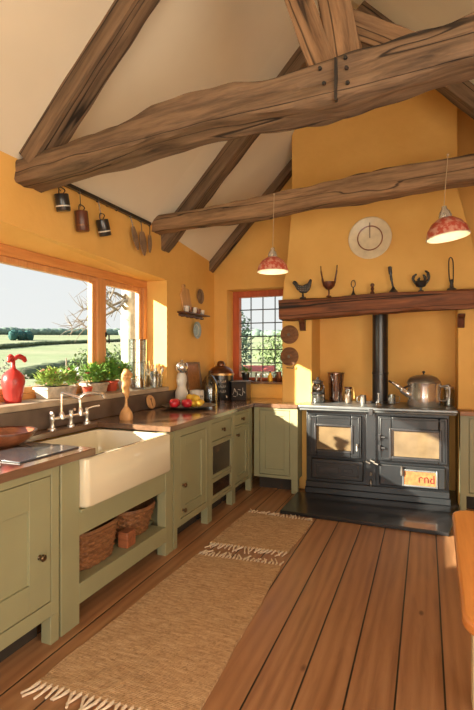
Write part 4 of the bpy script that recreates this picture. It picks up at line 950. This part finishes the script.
t = thing('claw_ornament', 'black clawed cup curling upward, sixth on the mantel', 'ornament', (-.045, MY, mz(-.045)+.004))
bm = B(); lathe(bm, [(0, 0), (.028, 0), (.026, .01), (.010, .018), (.012, .04), (.04, .05), (.058, .085), (.05, .10), (0, .075)], 20); obj('cup', bm, M['iron'], t)
for k, (sx, hh) in enumerate(((-1, .17), (-.3, .135), (.55, .16), (1, .195))): bm = B(); tube(bm, curve([(sx*.045, 0, .08), (sx*.068, 0, .12), (sx*.06, 0, hh-.02), (sx*.035, 0, hh)]), [.012]*8+[.014]*5+[.010]*4+[.005]*2, 8); obj('claw', bm, M['iron'], t)
t = thing('lamp_bracket', 'tall thin black loop on a foot, at the right of the mantel', 'ornament', (.218, MY, mz(.218)+.004))
bm = B(); lathe(bm, [(0, 0), (.042, 0), (.040, .012), (.020, .025), (.014, .06), (.018, .075), (.010, .10), (0, .10)], 18); obj('foot', bm, M['iron'], t)
bm = B(); tube(bm, curve([(.012, 0, .08), (.014, 0, .18), (.010, 0, .27), (-.006, 0, .30), (-.022, 0, .28), (-.024, 0, .18), (-.016, 0, .08)]), .005, 8); obj('loop', bm, M['iron'], t)

# ---------------------------------------------------------------- on the range
HZ = .032+.878
def on(x, y): return (x, y, HZ)
t = thing('storage_jar', 'steel-lidded glass jar at the left of the hob', 'jar', on(-1.035, 4.85))
bm = B(); open_lathe(bm, [(.068, 0), (.072, .01), (.072, .09), (.064, .10), (.070, .11), (.070, .17), (.05, .200)], .004, seg=28); obj('vessel', bm, M['jarb'], t)
bm = B(); lathe(bm, [(0, .008), (.063, .008), (.063, .085), (0, .09)], 24); obj('contents', bm, M['flowerw'], t)
bm = B(); lathe(bm, [(0, .200), (.052, .200), (.055, .22), (.03, .235), (.012, .24), (.014, .26), (0, .265)], 24); obj('lid', bm, M['black'], t)
bm = B(); lathe(bm, [(.0655, .098), (.074, .098), (.074, .106), (.0655, .106)], 28, closed=True); obj('band', bm, M['black'], t)
t = thing('glass_beaker', 'wide smoky glass beaker behind the steel jar on the hob', 'beaker', on(-.875, 5.0))
bm = B(); open_lathe(bm, [(.065, 0), (.068, .01), (.083, .30), (.087, .305)], .004, seg=32); obj('vessel', bm, glass('amber_glass', (.62, .46, .32), .25), t)
bm = B(); 
for k in range(10): a = k*PI/5; tube(bm, [(.069*math.cos(a), .069*math.sin(a), .02), (.082*math.cos(a+.3), .082*math.sin(a+.3), .28)], .002, 5)
lathe(bm, [(.084, .298), (.089, .298), (.089, .306), (.084, .306)], 32, closed=True); obj('etched_lines', bm, M['copper'], t)
t = glassjar('slender lidded glass jar between the beaker and the flue pipe', on(-.735, 4.9), .036, .15, fill=(.6, 'mugtan')); bm = B(); lathe(bm, [(0, .15), (.038, .15), (.038, .165), (0, .166)], 20); obj('lid', bm, M['darkwood'], t)
t = thing('metal_mug', 'small pewter mug just left of the flue pipe', 'mug', on(-.585, 4.88)); bm = B(); open_lathe(bm, [(.028, 0), (.032, .02), (.030, .09)], .003, seg=22); obj('cup', bm, M['pewter'], t)
bm = B(); tube(bm, curve([(-.02, -.022, .08), (-.05, -.035, .07), (-.05, -.035, .03), (-.02, -.024, .02)]), .005, 8); obj('handle', bm, M['pewter'], t)
lathe_thing('candlestick', 'thin silver candlestick in front of the flue pipe', 'candlestick', on(-.43, 4.82), [(0, 0), (.028, 0), (.022, .01), (.006, .025), (.007, .10), (.012, .12), (0, .125)], 'steel', 'stick')
t = thing('glass_mug', 'clear glass mug just right of the flue pipe', 'mug', on(-.315, 4.92)); bm = B(); open_lathe(bm, [(.035, 0), (.038, .01), (.038, .10)], .004, seg=24); obj('cup', bm, M['jar'], t)
bm = B(); tube(bm, curve([(.038, 0, .085), (.07, 0, .08), (.07, 0, .03), (.038, 0, .02)]), .005, 8); obj('handle', bm, M['jar'], t)
k = thing('kettle', 'large polished steel kettle with a dark domed lid', 'kettle', on(-.02, 4.88), 0)
bm = B(); lathe(bm, [(0, 0), (.142, 0), (.148, .01), (.146, .10), (.150, .19), (.155, .215), (.157, .225), (.0, .225)], 44); obj('body', bm, M['steel'], k)
bm = B(); lathe(bm, [(0, .226), (.150, .226), (.148, .24), (.12, .275), (.07, .297), (0, .305)], 40); l_ = obj('lid', bm, M['pewter'], k)
bm = B(); lathe(bm, [(0, .303), (.008, .303), (.007, .315), (.015, .325), (.010, .337), (0, .338)], 14); q = obj('lid_knob', bm, M['black'], k); q.parent = l_; q.location = Vector(q.location)-Vector(l_.location)
bm = B(); tube(bm, curve([(-.10, -.06, .10), (-.17, -.09, .14), (-.215, -.11, .185), (-.27, -.13, .225), (-.285, -.135, .228)]), [.034]*5+[.028]*5+[.020]*5+[.014]*6+[.012]*4, 14); obj('spout', bm, M['steel'], k)
bm = B(); tube(bm, curve([(-.13, -.07, .20), (-.19, -.10, .175), (-.24, -.12, .20), (-.31, -.15, .245)]), .009, 8); obj('side_handle', bm, M['black'], k)
bm = B(); tube(bm, curve([(.145, -.02, .19), (.21, -.03, .20), (.225, -.03, .14), (.20, -.03, .07), (.145, -.02, .06)]), .010, 10); obj('handle', bm, M['pewter'], k)
t = glassjar('crumpled-looking clear glass jar right of the kettle on the hob', on(.20, 5.0), .055, .17, lid='steel', fill=(.4, 'pewter'))

# ---------------------------------------------------------------- pendant lamps
def pendant(label, loc, s, tilt, ztop, ytop):
    t = thing('pendant_lamp', label, 'lamp', loc, 0, None, tilt); t.scale = (s, s, s)
    bm = B(); out = [(.140, 0), (.139, .012), (.128, .055), (.098, .098), (.060, .125), (.042, .132)]
    lathe(bm, out+[(r-.003, z) for r, z in out[::-1]], 48, closed=True); obj('shade', bm, M['lampred'], t)
    inn = [(.1365, .001), (.1355, .012), (.1245, .054), (.0945, .096), (.057, .1225), (.040, .128)]
    bm = B(); lathe(bm, inn+[(r-.0015, z) for r, z in inn[::-1]], 48, closed=True); lathe(bm, [(.136, -.002), (.142, -.002), (.142, .004), (.136, .004)], 48, closed=True); obj('shade_lining', bm, M['lampin'], t)
    bm = B(); lathe(bm, [(0, .126), (.044, .128), (.044, .145), (.036, .175), (.020, .195), (.016, .215), (0, .216)], 28); obj('lamp_cap', bm, M['chrome'], t)
    bm = B(); lathe(bm, [(0, .03), (.018, .035), (.026, .055), (.020, .08), (.013, .10), (.013, .127), (0, .127)], 20); obj('bulb', bm, M['bulb'], t)
    bpy.context.view_layer.update(); inv = t.matrix_world.inverted()
    topp = inv @ Vector((loc[0], ytop, ztop)); bm = B(); tube(bm, [(0, 0, .214), topp], .0028/s, 6); obj('cord', bm, M['thatch'], t)
    bm = B(); blob(bm, topp, .010/s, .05, 1, 2); obj('cord_hook', bm, M['thatch'], t)
    return t
pendant('speckled red enamel pendant lamp, smaller and hanging further left', (-1.19, 3.80, 2.095), .93, (0, 0, 0), 2.755, 3.838)
pendant('speckled red enamel pendant lamp at the right, tilted', (.15, 3.80, 2.262), 1.07, (0, math.radians(-7), 0), 2.88, 3.838)
for p in ((-1.19, 3.80, 2.125), (.15, 3.80, 2.295)):
    ld = bpy.data.lights.new('bulb_glow', 'POINT'); ld.energy = 1.0; ld.color = (1, .74, .42); ld.shadow_soft_size = .03
    lo = bpy.data.objects.new('bulb_glow', ld); COL.objects.link(lo); lo.location = p

# ---------------------------------------------------------------- outside
def hz(x, y):
    r = math.hypot(x+2.7, y-2); z = -.7+max(0, r-6)*.012+max(0, r-60)*.05*min(1, (r-60)/60 if r > 60 else 0)
    return z+.4*noise.noise(Vector((x*.02, y*.02, 0)))*min(1, r/40)
bm = B(); n = 70; G = []
for j in range(n+1):
    row = []
    for i in range(n+1):
        u, v = i/n*2-1, j/n*2-1; x = 260*u*abs(u)**.9; y = 260*v*abs(v)**.9; row.append(bm.verts.new((x, y, hz(x, y))))
    G.append(row)
for j in range(n):
    for i in range(n): bm.faces.new((G[j][i], G[j][i+1], G[j+1][i+1], G[j+1][i]))
tag(obj('field', bm, M['field'], None, 0, 80), 'pale green fields rolling away outside the windows', 'field', kind='structure')
def leafball(bm, c, r, n_, ls, s=(1,1,1)):
    for _ in range(n_):
        d = rdir(); rad = r*random.uniform(.55, 1.0); p = Vector((c[0]+d.x*rad*s[0], c[1]+d.y*rad*s[1], c[2]+d.z*rad*s[2])); leaf(bm, p, rdir(), ls*random.uniform(.6, 1.3), ls*.7)
def hedge(label, a, b, h, w, mat='hedge', name='hedge'):
    bm = B(); A, Bv = Vector(a), Vector(b); L_ = (Bv-A).length; n_ = int(L_/(w*.6))+2
    for k in range(n_):
        p = A.lerp(Bv, k/(n_-1)); z = hz(p.x, p.y); blob(bm, (p.x, p.y, z+h*.4), w*.75*random.uniform(.8, 1.2), .35, 2.5, 2, (1, 1, h/w*.8), k)
    return tag(obj(name, bm, M[mat], None, 0, 80), label, 'hedge')
hedge('dark field hedge running diagonally up the slope', (-28, 27), (-62, 82), .8, 1.2)
hedge('thin hedge line across the middle field', (-85, 70), (-92, 150), .9, 1.5)
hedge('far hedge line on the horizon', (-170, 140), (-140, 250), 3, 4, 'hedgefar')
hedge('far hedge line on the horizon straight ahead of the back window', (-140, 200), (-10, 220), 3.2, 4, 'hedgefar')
t = thing('distant_spinney', 'dark teal clump of trees standing on the horizon', 'trees', (-118, 113, hz(-118, 113))); bm = B()
for k in range(9): blob(bm, (random.uniform(-.8, .8), -3.4+k*.85, 1.4+random.uniform(-.2, .5)), random.uniform(1.0, 1.4), .45, 3, 3, (1, 1, random.uniform(1, 1.4)), k)
obj('crowns', bm, M['teal'], t, 0, 80)
def bush(label, loc, r, n_, ls, mat, s=(1,1,1), name='shrub', trunk=None, cat='shrub', hc=None):
    if hc is None and r > 1.15 and s[2] > .9: hc = 1.25
    z0 = hz(loc[0], loc[1]); h_ = hc if hc is not None else r*s[2]*.9
    t = thing(name, label, cat, (loc[0], loc[1], z0-.02)); bm = B()
    leafball(bm, (0, 0, h_), r, n_, ls, s); obj('foliage', bm, M[mat], t, 0, 0)
    bm = B(); tube(bm, [(0, 0, 0), (.05*r, 0, h_*.6), (0, 0, h_*1.3)], [.06*r+.01, .05*r, .02*r], 8)
    for k in range(5): a = k*1.3; tube(bm, [(0, 0, h_*.5), (r*s[0]*.5*math.cos(a), r*s[1]*.5*math.sin(a), h_*1.1)], [.03*r, .01*r], 6)
    obj('branches', bm, M['twig'], t); return t
bush('loose green shrub outside the right-hand window panel', (-6.8, 9.0), 1.2, 3600, .10, 'shrub', (1, 1, .95))
bush('low green shrub just beyond the middle of the long window', (-7.2, 6.9), .8, 1100, .12, 'shrub', (1.3, 1.3, .7))
bush('white-flowering bush seen beside the window post', (-4.2, 4.75), .42, 700, .08, 'blossom', (1, 1, .8), hc=1.6)
bush('thin grey twiggy shrub out in the middle of the view', (-9.5, 8.6), 1.0, 500, .10, 'twig', (.8, .8, 1.1))
bush('red-leaved ground shrub at the left of the long window', (-9.0, 5.0), 1.1, 700, .09, 'flower', (1.6, 1.2, .45))
t = thing('birch_tree', 'pale birch trunk with bare grey twigs close outside the window', 'tree', (-4.35, 6.36, hz(-4.35, 6.36)))
bm = B(); tube(bm, curve([(0, 0, 0), (.02, .02, 1.2), (-.02, 0, 2.4), (.03, 0, 4.0), (0, 0, 5.5)]), [.15]*8+[.13]*8+[.09]*5+[.05]*4, 14); obj('trunk', bm, M['bark'], t)
bm = B()
for k in range(7):
    z = 2.75+.13*k; L_ = 1.35-.09*k; p0 = Vector((0, 0, z)); d = Vector((.15*math.sin(k*2), -1, .18*math.cos(k))).normalized(); pts = [p0+d*L_*s_/6+Vector((0, 0, .10*math.sin(s_*1.7+k)-.012*s_*s_)) for s_ in range(7)]
    tube(bm, pts, [.03, .024, .02, .016, .012, .008, .004], 6)
    for s_ in range(2, 7):
        for q in range(4):
            e_ = pts[s_]; dd = Vector((random.uniform(-.5,.5), random.uniform(-1,.3), random.uniform(-.8,.8))).normalized(); tube(bm, [e_, e_+dd*.14, e_+dd*.26+Vector((0,0,random.uniform(-.05,.05)))], [.006, .004, .002], 4)
obj('twigs', bm, M['twig'], t)
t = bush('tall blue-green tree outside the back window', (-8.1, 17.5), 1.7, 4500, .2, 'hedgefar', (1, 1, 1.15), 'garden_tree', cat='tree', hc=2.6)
bush('rounded hedge shrub right of the tree beyond the back window', (-6.0, 24.5), 1.8, 3000, .22, 'shrub', (1.5, 1, .75), hc=2.0)
t = thing('red_shed', 'low red-roofed shed in the field beyond the back window', 'shed', (-7.2, 20.5, hz(-7.2, 20.5)-.05), .2)
bm = B(); box(bm, -.8, .8, -.7, .7, 0, 1.3); obj('walls', bm, M['white'], t)
bm = B(); prism(bm, [(-.85, 1.3), (.85, 1.3), (0, 1.55)], -.85, .85, 'X'); obj('roof', bm, M['redroof'], t)
